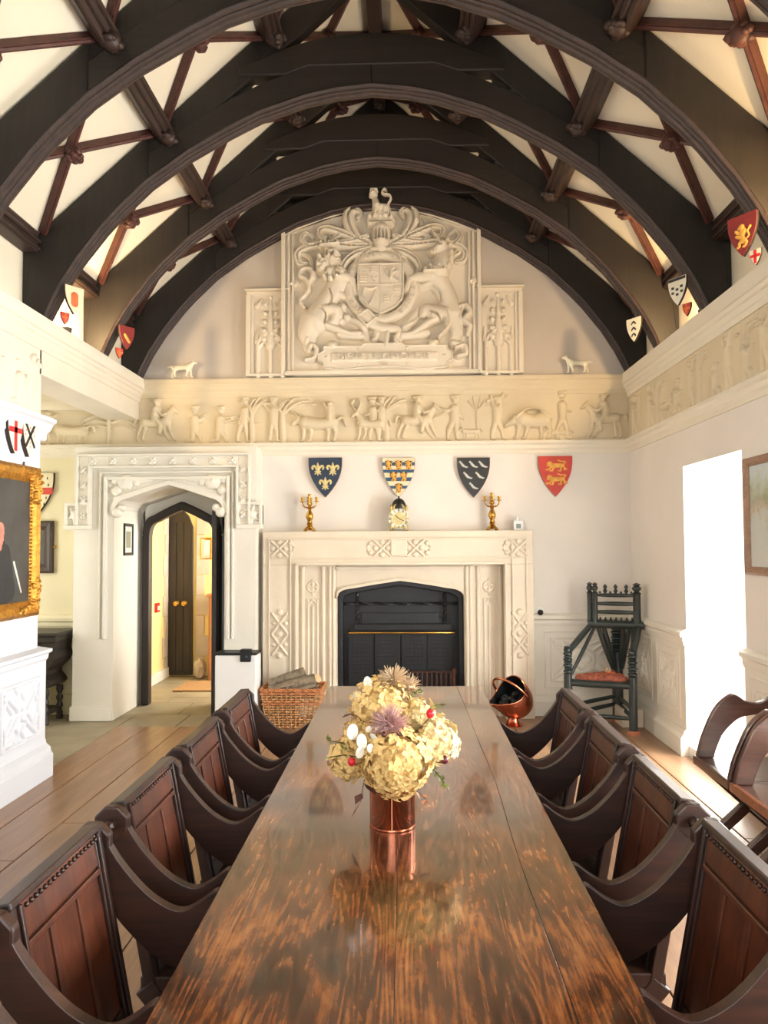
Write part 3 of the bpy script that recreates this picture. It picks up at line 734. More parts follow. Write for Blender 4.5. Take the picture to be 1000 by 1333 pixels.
for xx in (-.90, .765):
    S = [('r', [(-.045, 0), (-.045, .92)], .01, .012), ('r', [(.045, 0), (.045, .92)], .01, .012), ('r', [(0, 0), (0, .86)], .012, .014)]
    S += [('r', smooth_path([(s * .045, .8), (s * .04, .88), (s * .0, .93)], 4), .01, .012) for s in (-1, 1)]
    S += [('r', [(.05 * math.cos(a), 1.05 + .05 * math.sin(a)) for a in [PI * k / 8 for k in range(17)]], .01, .014)]
    S += [('r', [(.03 * math.cos(a), 1.05 + .03 * math.sin(a))], .018, .012) for a in [PI / 2 * k for k in range(4)]]
    S += [('r', [(0, .97), (0, 1.13)], .006, .016), ('r', [(-.05, 1.05), (.05, 1.05)], .006, .016)]
    r_ = relief('tracery_panel', S, (xx, 7.29 - 7.25, .16), (1, 0, 0), (0, 0, 1), (0, -1, 0), 'stone_cream', fpo, .004)
def cross_carving(s):
    S = []
    for a, b in ((-1, 1), (1, 1)): S.append(('r', [(-.075 * a, -.07 * b), (.075 * a, .07 * b)], .012, .02))
    for k in range(4):
        an = PI / 2 * k; S.append(('r', [(.06 * math.cos(an), .06 * math.sin(an))], .026, .018))
    for q in (-1, 1): S.append(('r', [(s * .11, q * .045)], .022, .018)); S.append(('r', [(s * .135, q * .02)], .012, .014))
    return S
for xx, s in ((-1.20, 1), (-.235, -1), (.075, 1), (1.03, -1)):
    relief('carved_cross', cross_carving(s), (xx, FY - .002 - 7.25, 1.575), (1, 0, 0), (0, 0, 1), (0, -1, 0), 'stone_cream', fpo, .004)
for xx in (-1.195, 1.035):
    S = []
    for dz in (.1, -.1): S += [('r', [(-.07, dz - .09), (.07, dz + .09)], .012, .02), ('r', [(.07, dz - .09), (-.07, dz + .09)], .012, .02)]
    S += [('r', [(0, q)], .03, .022) for q in (.2, 0, -.2)] + [('r', [(s * .055, q)], .02, .018) for s in (-1, 1) for q in (.1, -.1)]
    relief('carved_lozenge', S, (xx, FY - .002 - 7.25, .78), (1, 0, 0), (0, 0, 1), (0, -1, 0), 'stone_cream', fpo, .004)
fb = MB().box(-.9, .78, YB + .42, YB + .47, 0, 1.5).box(-.95, -.9, YB + .1, YB + .47, 0, 1.5).box(.76, .8, YB + .1, YB + .47, 0, 1.5).box(-.95, .8, YB + .1, YB + .47, 1.42, 1.5)
fpart(fb, 'fire_chamber', 'iron_plate', 0)
# cast iron register front
ir = thing('fire_screen', 'black cast iron fireback and screen with brass rail inside fireplace', 'fire screen', (-.07, YB + .1, 0))
def ipart(mb, name, mat, bevel=.004, smooth=None):
    mb.v = [(a + .07, b - YB - .1, c) for a, b, c in mb.v]; return mb.build(name, mat, ir, smooth, bevel)
ii0 = four_centred(-.625, .485, 1.06, 1.215); io0 = four_centred(-.672, .532, 1.10, 1.262)
m = MB().strip(ii0, io0, 'y', YB + .06, YB + .11).box(-.672, -.625, YB + .06, YB + .11, 0, 1.1).box(.485, .532, YB + .06, YB + .11, 0, 1.1); ipart(m, 'iron_border', 'iron', .008)
m = MB().box(-.63, .49, YB + .17, YB + .19, .0, 1.23); ipart(m, 'back_plate', 'iron_plate', 0)
def twisted(mb, p, q, r):
    p, q = Vector(p), Vector(q); L = (q - p).length; n = int(L / .012); d = (q - p).normalized(); s = d.cross(Vector((0, 1, 0))).normalized(); t = d.cross(s)
    for ph in (0, PI): mb.tube([tuple(p + d * (L * i / n) + (s * math.cos(i * .9 + ph) + t * math.sin(i * .9 + ph)) * r * .5) for i in range(n + 1)], r * .62, 5)
m = MB(); twisted(m, (-.62, YB + .13, 1.035), (.48, YB + .13, 1.035), .015); ipart(m, 'twisted_rail', 'iron', 0, 60)
for xx in (-.49, .36):
    m = MB(); twisted(m, (xx, YB + .13, .84), (xx, YB + .13, 1.17), .017); ipart(m, 'twisted_bar', 'iron', 0, 60)
m = MB().box(-.45, .3, YB + .15, YB + .172, .84, .945).box(.3, .33, YB + .15, YB + .172, .84, .9); ipart(m, 'raised_plate', 'iron_plate', .004)
m = MB().box(-.52, .43, YB + .11, YB + .15, .78, .84).box(-.6, .47, YB + .12, YB + .15, .72, .74); ipart(m, 'hood', 'iron', .004)
m = MB().tube([(-.57, YB + .1, .78), (-.57, YB + .06, .765), (-.565, YB + .05, .763), (.44, YB + .05, .763), (.445, YB + .06, .765), (.445, YB + .1, .78)], .010, 8); ipart(m, 'brass_rail', 'brass', 0, 60)
for k in range(4):
    m = MB().box(-.575 + k * .255, -.33 + k * .255, YB + .115, YB + .125, .05, .75); ipart(m, 'mesh_panel', 'iron_plate', .003)
m = MB()
for k in range(26): m.box(-.57 + k * .0395, -.566 + k * .0395, YB + .104, YB + .108, .05, .74)
for k in range(18): m.box(-.57, .44, YB + .104, YB + .107, .06 + k * .039, .063 + k * .039)
ipart(m, 'mesh_wires', 'iron', 0)
gr = thing('fire_grate', 'low brown iron fire grate with upright bars at the hearth', 'grate', (0, 7.30, 0))
m = MB()
for k in range(12): m.box(-.1 + k * .045, -.085 + k * .045, -.008, .008, .1, .40)
m.box(-.14, .46, -.01, .012, .10, .12).box(-.14, .46, -.01, .012, .40, .415); m.build('bars', 'hall_chair_wood', gr, bevel=.003)
for xx in (-.15, .43): MB().lathe([(.03, 0), (.03, .02), (.016, .04), (.016, .4), (.022, .42), (.022, .44), (0, .455)], (xx, 0, 0), 10).build('fire_dog', 'hall_chair_wood', gr, 50)
# ================================================================== THE ROOF TIMBERS
ARCH = [(0, 1.67), (.25, 1.645), (.47, 1.60), (.80, 1.49), (1.02, 1.38), (1.32, 1.21), (1.60, 1.01), (1.82, .80), (1.93, .68), (2.11, .45), (2.23, .26), (2.30, .12), (2.345, 0)]
TT = .125
def arch_z(u): return 3.2 + lerp_tab(ARCH, abs(u))
US = [0, .12, .25, .36, .47, .58, .69, .80, .91, 1.02, 1.17, 1.32, 1.46, 1.60, 1.71, 1.82, 1.93, 2.02, 2.11, 2.17, 2.23, 2.30, 2.345]
def leafy(mb, c, r, n=12, seed=1):
    rnd = random.Random(seed); mb.ball(c, r * .72, 12)
    for k in range(n):
        a = rnd.uniform(0, 2 * PI); z = rnd.uniform(-1, .35); q = math.sqrt(1 - z * z)
        d = Vector((math.cos(a) * q, math.sin(a) * q, z)) * r * .62
        mb.ball((c[0] + d.x, c[1] + d.y, c[2] + d.z), r * rnd.uniform(.28, .42), 7, (1, 1, .7))
def make_truss():
    t = thing('roof_truss', 'x', 'roof truss')
    for s in (-1, 1):
        lo = [u for u in US if u >= 1.60]; up = [u for u in US if u <= 1.60]
        A = [(s * u, arch_z(u) - 3.2 + (.0 if u < 2.34 else .0)) for u in lo]; B = [(s * (u if u < 2.11 else 2.11 + (u - 2.11) * (.39 / .235)), min(roof(u if u < 2.11 else 2.11 + (u - 2.11) * (.39 / .235)) - 3.2 - .02, 9)) for u in lo]
        B = B[:-1] + [(s * 2.5, roof(2.5) - 3.2)]
        pts = A + [(s * 2.5, 0.018)] + [(s * 2.5, .5)] + B[::-1][1:]
        A2 = [(p[0], max(p[1], .02)) for p in A]
        MB().strip(A2, [(max(min(p[0], 2.495), -2.495), p[1]) for p in B[:-1]] + [(s * 2.495, .02)], 'y', 0, TT).build('arch_brace', 'oak_black', t, bevel=.012)
        MB().poly([(s * 2.23, .24), (s * 2.345, .02), (s * 2.495, .02), (s * 2.495, roof(2.495) - 3.22), (s * 2.2, roof(2.2) - 3.24)], 'y', .004, TT - .004).build('brace_foot', 'oak_black', t)
        A = [(s * u, arch_z(u) - 3.2) for u in up]; B = [(s * u, min(arch_z(u) - 3.2 + .21 + .05 * max(0, .8 - u), roof(u) - 3.2 - .02)) for u in up]
        MB().strip(A, B, 'y', .004, TT - .004).build('arch_brace', 'oak_beam', t, bevel=.01)
        R = [(s * u, roof(u) - 3.2 - .005) for u in (0, .8, 1.6, 2.49)]; R2 = [(s * u, roof(u) - 3.2 - .275) for u in (0, .8, 1.6, 2.49)]
        MB().strip(R, R2, 'y', .01, TT - .01).build('principal_rafter', 'oak_black', t, bevel=.012)
        # roll mouldings under the arch: outer bead, hollow, inner bead
        mo = MB()
        for yy, dz, r in ((.012, .010, .018), (.045, -.004, .013), (.078, -.014, .016), (.11, -.010, .014)):
            mo.tube([(s * u, yy, max(.02, arch_z(u) - 3.2 + dz)) for u in US], r, 6)
        mo.strip([(s * u * (1 + .012 * (u > 2)), max(.02, arch_z(u) - 3.2 - .015)) for u in US], [(s * u * 1.002, max(.03, arch_z(u) - 3.2 + .02)) for u in US], 'y', .05, .10)
        mo.build('arch_moulding', 'oak_purlin', t, 40)
        ps = MB(); leafy(ps, (s * 1.02, .05, 1.62), .05, 8, 5); ps.bar((s * 1.18, .06, 1.56), (s * .86, .06, 1.70), .05, .03); ps.build('spandrel_carving', 'oak_black', t, 50)
    cu = [-.95, -.62, -.45, -.3, -.15, 0, .15, .3, .45, .62, .95]
    MB().strip([(u, 1.70 + (.12 if abs(u) < .5 else .06)) for u in cu], [(u, min(2.06 - .10 * (abs(u) / .62) ** 2, roof(u) - 3.2 - .05)) for u in cu], 'y', .0, TT).build('collar', 'oak_beam', t, bevel=.012)
    return t
TY = [4.28, 5.32, 6.35, 7.215, 3.25, 2.21]
TL = ['dark oak arched roof truss, its left foot lit white ashlar beside it', 'dark oak arched roof truss standing in front of the gold-lit bay',
      'brown-lit oak arched roof truss, next but one to the gable wall', 'dark oak arched roof truss against the gable above the plaster coat of arms']
TL = ['brown oak roof truss whose right foot carries the dark red lion shield', 'black oak roof truss whose right foot carries the black and white chequered shield',
      'oak roof truss whose right foot carries the white shield with three black marks', 'black oak roof truss set against the gable over the plaster coat of arms',
      'oak roof truss second out from the chequered shield truss, away from the gable', 'oak roof truss farthest of all from the gable with the coat of arms']
tr0 = make_truss()
for k, y in enumerate(TY):
    t = tr0 if k == 0 else copy_tree(tr0)
    t.location = (XC, y, 3.2); t['label'] = TL[k]; t['group'] = 'arched roof trusses'
# dark boarding that closes the gable above the collar
gb = thing('gable_boarding', 'dark oak boards closing the gable peak behind the last truss', 'boarding', (XC, YB - .012, 4.8))
for k in range(-5, 6):
    a, b = k * .19 - .093, k * .19 + .093
    zb = 4.87 if abs(k) < 5 else 4.8
    za, zc = roof(a) - .01, roof(b) - .01
    pts = [(a, zb - 4.8), (b, zb - 4.8), (b, zc - 4.8)] + ([(0, ROOF0 - .01 - 4.8)] if k == 0 else []) + [(a, za - 4.8)]
    MB().poly(pts, 'y', -.012, .01).build('board', 'oak_black', gb)
kp = MB().bar((0, -.06, .95), (.42, -.06, .42), .05, .07, (0, 1, 0)).bar((0, -.06, .95), (-.42, -.06, .42), .05, .07, (0, 1, 0)).box(-.04, .04, -.08, -.02, .5, 1.1)
kp.build('brace', 'oak_black', gb)
bays = [(3.375, 4.28, 'bay before the lion shield truss'), (4.405, 5.32, 'bay before the chequered shield truss'),
        (5.445, 6.35, 'bay behind the chequered shield truss'), (6.475, 7.215, 'bay next to the gable'), (2.335, 3.25, 'bay farthest from the gable')]
SIDE = {-1: 'door side', 1: 'window side'}
def slope_frame(s):
    nrm = Vector((-s * SLOPE, 0, -1)).normalized(); return nrm
for (y0, y1, bl) in bays:
    for s in (-1, 1):
        nrm = slope_frame(s); dn = Vector((s, 0, -SLOPE)).normalized()
        def onroof(u, y, d): return Vector((XC + s * u, y, roof(u))) + nrm * d
        for u, nm in ((1.54, 'lower'), (.77, 'upper')):
            p = onroof(u, y0, 0); t = thing('purlin', f'{nm} moulded oak purlin, {SIDE[s]}, {bl}', 'purlin', tuple(p), 0, 'roof purlins')
            L = y1 - y0 - .004; q = nrm * .07
            MB().bar(tuple(q + Vector((0, .002, 0))), tuple(q + Vector((0, L, 0))), .13, .15, tuple(nrm)).build('beam', 'oak_purlin', t, bevel=.014)
            m = MB()
            for e in (-.045, 0, .045):
                c = nrm * .148 + dn * e; m.tube([tuple(c + Vector((0, .003, 0))), tuple(c + Vector((0, L, 0)))], .016, 6)
            m.build('roll_moulding', 'oak_purlin', t, 40)
            m = MB(); c = nrm * .15 + Vector((0, L - .05, 0)); leafy(m, tuple(c), .085, 12, int(u * 100)); m.build('end_boss', 'oak_purlin', t, 60)
        p = Vector((XC + s * 2.44, y0, 3.80)); t = thing('wall_plate', f'moulded oak wall plate, {SIDE[s]}, {bl}', 'wall plate', tuple(p), 0, 'oak wall plates')
        L = y1 - y0 - .004
        MB().box(-.06 if s > 0 else -.055, .055 if s > 0 else .06, .002, L, -.10, .03).build('beam', 'oak_purlin', t, bevel=.01)
        m = MB()
        for e, z in ((-.05, .035), (-.065, -.02), (-.062, -.075)): m.tube([(s * e, .003, z), (s * e, L, z)], .016, 6)
        m.build('roll_moulding', 'oak_purlin', t, 40)
        for (ua, ub), nm in (((2.37, 1.585), 'lowest'), ((1.495, .815), 'middle'), ((.725, .05), 'topmost')):
            um = (ua + ub) / 2; ym = (y0 + y1) / 2; c = onroof(um, ym, 0)
            t = thing('rib_cross', f'crossed oak ribs with boss, {nm} panel, {SIDE[s]}, {bl}', 'ribs', tuple(c), 0, 'ceiling rib crosses')
            for (uu, yy) in ((ua, y0 + .003), (ua, y1 - .003), (ub, y0 + .003), (ub, y1 - .003)):
                a = onroof(um, ym, .028) - c; b = onroof(uu, yy, .028) - c
                m = MB().bar(tuple(a), tuple(b), .042, .05, tuple(nrm))
                for e in (0,): m.tube([tuple(a + nrm * .024), tuple(b + nrm * .024)], .014, 6)
                m.build('rib', 'rib_brown', t, 40)
            m = MB(); leafy(m, tuple(nrm * .06), .082, 16, int(um * 50) + int(y0 * 7)); m.build('boss', 'rib_brown', t, 60)
    p = (XC, y0, ROOF0); t = thing('ridge_beam', f'dark oak ridge beam, {bl}', 'ridge beam', p, 0, 'ridge beams')
    MB().box(-.055, .055, .012, y1 - y0 - .012, -.2, -.035).build('beam', 'oak_purlin', t, bevel=.012)
    m = MB(); leafy(m, (0, (y1 - y0) * .93, -.19), .07, 10, 9); m.build('end_boss', 'oak_purlin', t, 60)
# picture-light uplighters hidden on the cornice ledge
UPL = [(XC - 2.42, 5.86, 'left ashlar, between two truss feet'), (XC + 2.42, 5.62, 'ashlar behind the chequered shield'), (XC + 2.42, 3.72, 'ashlar beside the dark red lion shield')]
for xx, yy, wl_ in UPL:
    t = thing('uplighter', f'small warm uplighter on cornice ledge lighting {wl_}', 'lamp', (xx, yy, ZC))
    s = -1 if xx < XC else 1
    MB().box(-.035, .035, -.06, .06, 0, .018).build('base', 'black', t)
    MB().lathe([(.02, .018), (.035, .03), (.042, .07), (.046, .09), (.04, .088), (.034, .04), (0, .035)], (0, 0, 0), 14).build('bowl', 'black', t, 50)
    MB().ball((0, 0, .07), .026, 10).build('bulb', 'lamp_glow', t, 60)
    d = bpy.data.lights.new('bulb_light', 'POINT'); d.energy = 38; d.color = (1.0, .68, .34); d.shadow_soft_size = .03
    o = bpy.data.objects.new('bulb_light', d); COL.objects.link(o); o.parent = t; o.location = (-s * .02, 0, .13)
# ================================================================== PLASTER RELIEFS
# frieze figures, written in units of the frieze height (feet at 0)
def man(cx, h=.40, lean=0, legs=(-.05, .05), arms=((.1, .0),), hat=True, kneel=False):
    S = []; hip = .45 * h if not kneel else .27 * h; sh = hip + .34 * h; hd = hip + .47 * h
    lx = lean * h
    S.append(('r', [(cx, hip), (cx + lx * .6, sh - .03)], [.040, .046], .035))
    S.append(('r', [(cx + lx, hd)], .034, .036)); 
    if hat: S.append(('r', [(cx + lx - .03, hd + .03), (cx + lx + .03, hd + .034)], .016, .03))
    if kneel:
        S.append(('r', [(cx, hip), (cx + .05, hip * .55), (cx + .06, .015)], [.03, .024, .018], .028))
        S.append(('r', [(cx - .01, hip), (cx - .02, .03), (cx - .09, .018)], [.032, .026, .016], .03))
    else:
        for q in legs: S.append(('r', [(cx + (.01 if q > 0 else -.01), hip), (cx + q * .8, hip * .5), (cx + q, .018), (cx + q + .025, .012)], [.028, .022, .015, .013], .026))
    for a in arms:
        if len(a) == 2: S.append(('r', [(cx + lx * .6, sh - .03), (cx + a[0] * .55, sh - .03 + a[1] * .4 - .02), (cx + a[0], sh - .03 + a[1])], [.02, .018, .014], .03))
    return S
def stick(a, b, r=.008, h=.02): return [('r', [a, b], r, h)]
def beast(x0, x1, z, d, head, legh, r=.042, tail=True, horn=False, leap=0):
    """four footed animal from hindquarters x0 to chest x1; d = facing"""
    S = [('r', [(x0, z), ((x0 + x1) / 2, z - r * .15), (x1, z + r * .1)], [r, r * .86, r], r * .9)]
    hx, hz = head
    S.append(('r', [(x1, z + r * .3), (x1 + (hx - x1) * .6, z + (hz - z) * .75), (hx, hz)], [r * .85, r * .62, r * .52], r * .85))
    S.append(('r', [(hx, hz), (hx + d * r * .85, hz - r * .55)], [r * .5, r * .3], r * .8))
    S.append(('r', [(hx - d * .006, hz + r * .4), (hx - d * .02, hz + r * .85)], [r * .2, r * .1], r * .7))
    for q, base in ((-.5, x0), (.35, x0), (-.35, x1), (.5, x1)):
        f = leap * d if base == x1 else -leap * d
        S.append(('r', [(base + q * r, z - r * .3), (base + q * r * 1.3 + f * .5 - d * .01, z * .52), (base + q * r * 1.2 + f, .016 + abs(leap) * .35), (base + q * r * 1.2 + f + d * .018, .012 + abs(leap) * .35)], [r * .5, r * .3, r * .22, r * .2], r * .6))
    if tail: S.append(('r', smooth_path([(x0 - d * r * .8, z + r * .5), (x0 - d * r * 1.7, z + r * .8), (x0 - d * r * 2.1, z - r * .3)], 4), r * .24, r * .5))
    if horn: S += [('r', smooth_path([(hx, hz + r * .4), (hx + d * r * .5, hz + r * 1.1), (hx + d * r * 1.1, hz + r * 1.2)], 4), r * .16, r * .7)]
    return S
def rider(cx, d=1, h=.42, leap=.05):
    S = beast(cx - d * .11, cx + d * .09, .20, d, (cx + d * .17, .33), .2, .05, True, False, leap)
    S += [('r', [(cx - d * .01, .22), (cx, .33)], [.036, .042], .06), ('r', [(cx + d * .005, .395)], .032, .062), ('r', [(cx - .03, .42), (cx + .035, .422)], .014, .05),
          ('r', [(cx, .24), (cx + d * .05, .17), (cx + d * .03, .09), (cx + d * .055, .08)], [.028, .024, .016, .014], .062),
          ('r', [(cx, .33), (cx + d * .06, .27), (cx + d * .11, .29)], [.02, .016, .012], .062)]
    return S
def tree(cx, h=.44, sp=1.0, leafs=True):
    S = [('r', [(cx + .01, 0), (cx, h * .5), (cx + .006, h * .68)], [.032, .024, .022], .026)]
    for a, b, e in ((-.02, .98, .05), (.06, 1.0, .1), (.13, .93, .16), (-.08, .9, -.13), (.19, .86, .22)):
        S.append(('r', smooth_path([(cx, h * .62), (cx + a * sp * .6, h * .82), (cx + e * sp, h * b)], 3), [.014] * 6 + [.009], .022))
        if leafs: S.append(('r', [(cx + e * sp, h * b - .008), (cx + e * sp * 1.25, h * b + .004)], [.017, .008], .016))
    return S
def palm(cx, h=.40):
    S = [('r', [(cx, 0), (cx, h)], .022, .024)]
    for s in (-1, 1):
        for k in range(3): S.append(('r', smooth_path([(cx + s * .02, h - .02 - k * .045), (cx + s * .14, h + .01 - k * .05), (cx + s * .25, h - .05 - k * .04)], 4), .012, .018))
    return S
FK = .00735
def frx(cropx, origin): return PY(origin + cropx * .35, 540, YB)[0]
Z0F = 2.60
def fig(name, S, x): return relief(name, S, (x, YB, Z0F), (1, 0, 0), (0, 0, 1), (0, -1.35, 0), 'plaster_cream', fz, .0058)
A0, B0 = 150, 480
fig('rider_figure', rider(0), frx(155, A0))
fig('kneeling_gunner_figure', man(0, .43, 0, kneel=True, arms=((.07, -.02), (.1, .02))) + stick((.03, .24), (.13, .29)), frx(297, A0))
fig('kneeling_gunner_figure', man(0, .42, .02, kneel=True, arms=((.09, -.01), (.12, .0))) + stick((.0, .235), (.19, .26), .01), frx(390, A0))
fig('spearman_figure', man(0, .43, .03, (-.07, .03), ((.06, -.1), (-.05, -.13))) + stick((-.16, .20), (.14, .195), .008), frx(480, A0))
fig('tree_figure', tree(0, .44, .8), frx(508, A0))
fig('standing_man_figure', man(0, .43, .01, (-.04, .035), ((.1, .06), (-.09, .05))), frx(590, A0))
fig('tree_figure', tree(0, .43, 1.3), frx(622, A0))
fig('bull_figure', beast(.13, -.12, .18, -1, (-.19, .21), .15, .065, True, True, .0) + man(.12, .34, -.03, (), ((-.09, .08),), False)[:2] + [('r', [(.12, .36)], .033, .07), ('r', [(.12, .2), (.12, .32)], .04, .07), ('r', [(.11, .3), (.06, .37)], .016, .06)], frx(755, A0))
fig('stag_figure', beast(.1, -.07, .17, -1, (-.12, .27), .15, .05, True, False, .02) + [('r', smooth_path([(-.13, .3), (-.17, .36), (-.15, .40)], 3), .01, .03), ('r', smooth_path([(-.11, .3), (-.08, .37), (-.1, .41)], 3), .01, .03)] + man(.12, .42, 0, (-.03, .04), ((-.1, .02),)), frx(945, A0))
fig('standing_man_figure', man(0, .42, -.02, (-.04, .05), ((-.08, -.05),)), frx(18, B0))
fig('tree_figure', tree(0, .43, 1.0), frx(62, B0))
fig('rider_figure', rider(0, 1, .43, .06), frx(183, B0))
fig('huntsman_figure', man(0, .43, .01, (-.07, .02), ((-.13, .0), (.08, -.1))) + stick((-.2, .22), (-.1, .27), .007), frx(320, B0))
fig('hound_figure', beast(.06, -.06, .09, -1, (-.09, .11), .08, .025), frx(378, B0))
fig('tree_figure', [('r', [(0, .13), (0, .3)], .012, .016)] + [('r', smooth_path([(0, .28), (a * .5, .33), (a, .36 + b)], 3), .008, .014) for a, b in ((-.09, .02), (-.04, .06), (.03, .06), (.08, .03), (.1, -.02))], frx(404, B0))
fig('club_man_figure', man(0, .41, .03, (-.05, .06), ((.06, .16), (-.06, .14))) + stick((-.09, .38), (.09, .43), .016), frx(476, B0))
fig('boar_figure', beast(.17, -.04, .19, -1, (-.13, .18), .14, .075, False, False, .02) + [('r', smooth_path([(-.1, .22), (.0, .29), (.12, .29), (.23, .2)], 5), .014, .07)], frx(585, B0))
fig('rider_figure', man(0, .46, 0, (-.06, .05), ((.08, -.06),)) + beast(.05, -.1, .07, -1, (-.15, .09), .07, .024), frx(720, B0))
fig('rider_figure', rider(0, -1, .42, .03), frx(875, B0))
fig('palm_figure', palm(0, .27), PY(142, 560, YB)[0])
fig('lion_figure', beast(.12, -.1, .13, -1, (-.16, .2), .1, .055) + man(-.24, .4, 0, (-.04, .04), ((.1, 0),)), PY(92, 560, YB)[0])
# right wall frieze
def figr(name, S, y): return relief(name, S, (XR, y, Z0F - .005), (0, -.92, 0), (0, 0, .86), (-1.25, 0, 0), 'plaster_cream', fr, .005)
yy = [PX(810 + c * .19, 560, XR)[0] for c in (95, 205, 255, 330, 390, 490, 545, 660, 750, 880, 950)]
figr('spearman_figure', man(0, .42, 0, (-.05, .05), ((.1, -.02),)) + stick((.1, .1), (.16, .4), .008), yy[0])
figr('standing_man_figure', man(0, .43, .0, (-.04, .04), ((.08, -.1), (-.08, -.1))), yy[1])
figr('tree_figure', tree(0, .43, .7), yy[2])
figr('goat_figure', beast(-.09, .09, .14, 1, (.14, .2), .1, .045, True, True), yy[3])
figr('crouching_man_figure', man(0, .38, .03, kneel=True, arms=((.1, .0),)), yy[4])
figr('reaching_man_figure', man(0, .42, .02, (-.04, .03), ((.09, .13), (-.05, -.1))), yy[5])
figr('tree_figure', tree(0, .44, .6), yy[6])
figr('seated_child_figure', man(0, .3, -.02, kneel=True, arms=((-.08, -.02),)), yy[7])
figr('bearer_figure', man(0, .43, .02, (-.04, .05), ((.06, .14), (-.08, .13))), yy[8])
figr('crouching_man_figure', man(0, .40, -.02, kneel=True, arms=((.09, .03), (-.08, .06))), yy[9])
figr('tree_figure', tree(0, .44, .9), yy[9] + .05)
figr('standing_man_figure', man(0, .43, 0, (-.05, .04), ((.1, .1),)), yy[10] - .1)
# pier frieze above the left wall
def figl(name, S, y): return relief(name, S, (XL, y, 2.55), (0, 1, 0), (0, 0, .95), (1.2, 0, 0), 'plaster_pale', flz, .0058)
figl('crouching_man_figure', man(0, .38, .04, kneel=True, arms=((.1, .03),)), 5.02)
figl('tree_figure', tree(0, .42, .7), 5.18)
figl('standing_man_figure', man(0, .4, 0), 4.72)

# ------------------------------------------------------------------ the royal arms
K = .00204; OX, OZ = XC, 3.235
ca = thing('plaster_coat_of_arms', 'large moulded plaster royal arms with lion and unicorn on the gable', 'coat of arms', (OX, YB, OZ))
def C(x, y): return ((x - 492) * K, (880 - y) * K)
def P_(*p): return [C(*q) for q in p]
def SP(*p, n=5): return [(a[0], a[1]) for a in smooth_path([C(*q) + (0,) for q in p], n)]
def st(pts, r, h, base=0):
    r = [q * K for q in r] if isinstance(r, (list, tuple)) else r * K
    if isinstance(r, list) and len(r) != len(pts):
        n = len(pts); r = [r[min(int(i / (n - 1) * (len(r) - 1)), len(r) - 2)] + (r[min(int(i / (n - 1) * (len(r) - 1)) + 1, len(r) - 1)] - r[min(int(i / (n - 1) * (len(r) - 1)), len(r) - 2)]) * ((i / (n - 1) * (len(r) - 1)) - min(int(i / (n - 1) * (len(r) - 1)), len(r) - 2)) for i in range(n)]
    return ('r', pts, r, h, base)
BY = -.055      # face of the backing slab
def rel(name, S, d=0.0, parent=None, res=.0055): return relief(name, S, (0, BY - d, 0), (1, 0, 0), (0, 0, 1), (0, -1.5, 0), 'plaster_pale', parent or ca, res)
topc = [(30, 182), (120, 140), (220, 103), (320, 76), (410, 60), (490, 54), (570, 60), (660, 76), (760, 104), (860, 142), (952, 182)]
pts = P_((30, 880), *topc, (952, 880))
MB().poly(pts, 'y', BY, .0).build('backing_panel', 'plaster_pale', ca)
fm = MB()
for e, w_, d in ((0, 18, .05), (26, 12, .028), (46, 10, .04)):
    for a, b in (((30 + e, 880), (30 + e, 186 + e * .6)), ((952 - e, 880), (952 - e, 186 + e * .6))):
        q0, q1 = C(*a), C(*b); fm.box(q0[0] - w_ * K / 2, q0[0] + w_ * K / 2, BY - d, BY, q0[1], q1[1])
q0, q1 = C(30, 880), C(952, 862); fm.box(q0[0], q1[0], BY - .05, BY, q0[1], q1[1])
q0, q1 = C(76, 862), C(906, 854); fm.box(q0[0], q1[0], BY - .03, BY, q0[1], q1[1])
fm.strip(P_(*topc), P_(*[(a, b + 16) for a, b in topc]), 'y', BY - .05, BY); fm.strip(P_(*[(a, b + 24) for a, b in topc]), P_(*[(a, b + 34) for a, b in topc]), 'y', BY - .026, BY)
fm.build('frame_moulding', 'plaster_pale', ca, bevel=.005)
# mantling plumes
S = []
for s in (1, -1):
    f = lambda x, y: (492 + s * (492 - x) * -1 * -1 if s < 0 else x, y)
    g = lambda *pp: SP(*[((x if s > 0 else 984 - x), y) for x, y in pp])
    S += [st(g((450, 265), (385, 235), (345, 175), (340, 120), (365, 95), (395, 110), (385, 135)), [14, 28, 32, 26, 16, 10], .06, .01),
          st(g((440, 255), (370, 235), (300, 205), (240, 185), (205, 195), (210, 225), (235, 225)), [16, 24, 24, 20, 14, 10], .055, .01),
          st(g((440, 270), (340, 270), (240, 262), (150, 272), (100, 300), (105, 345), (140, 350)), [18, 24, 24, 22, 18, 10], .05, .01),
          st(g((450, 285), (380, 305), (330, 340), (310, 385), (330, 410)), [16, 20, 20, 16, 10], .05, .01),
          st(g((455, 290), (410, 310), (360, 370)), [14, 16, 10], .05, .01), st(g((430, 225), (350, 250), (280, 250)), [12, 16, 10], .06, .01),
          st(g((150, 270), (120, 235), (140, 205), (170, 225)), [14, 14, 12, 8], .045, .01), st(g((130, 310), (160, 330), (165, 360)), [14, 14, 8], .045, .01),
          st(g((300, 215), (270, 240), (300, 255)), [12, 12, 8], .05, .01)]
S += [('c', q[1], [r_ * .22 for r_ in q[2]], .022) for q in S if isinstance(q[2], list)]
rel('mantling', S, res=.0048)
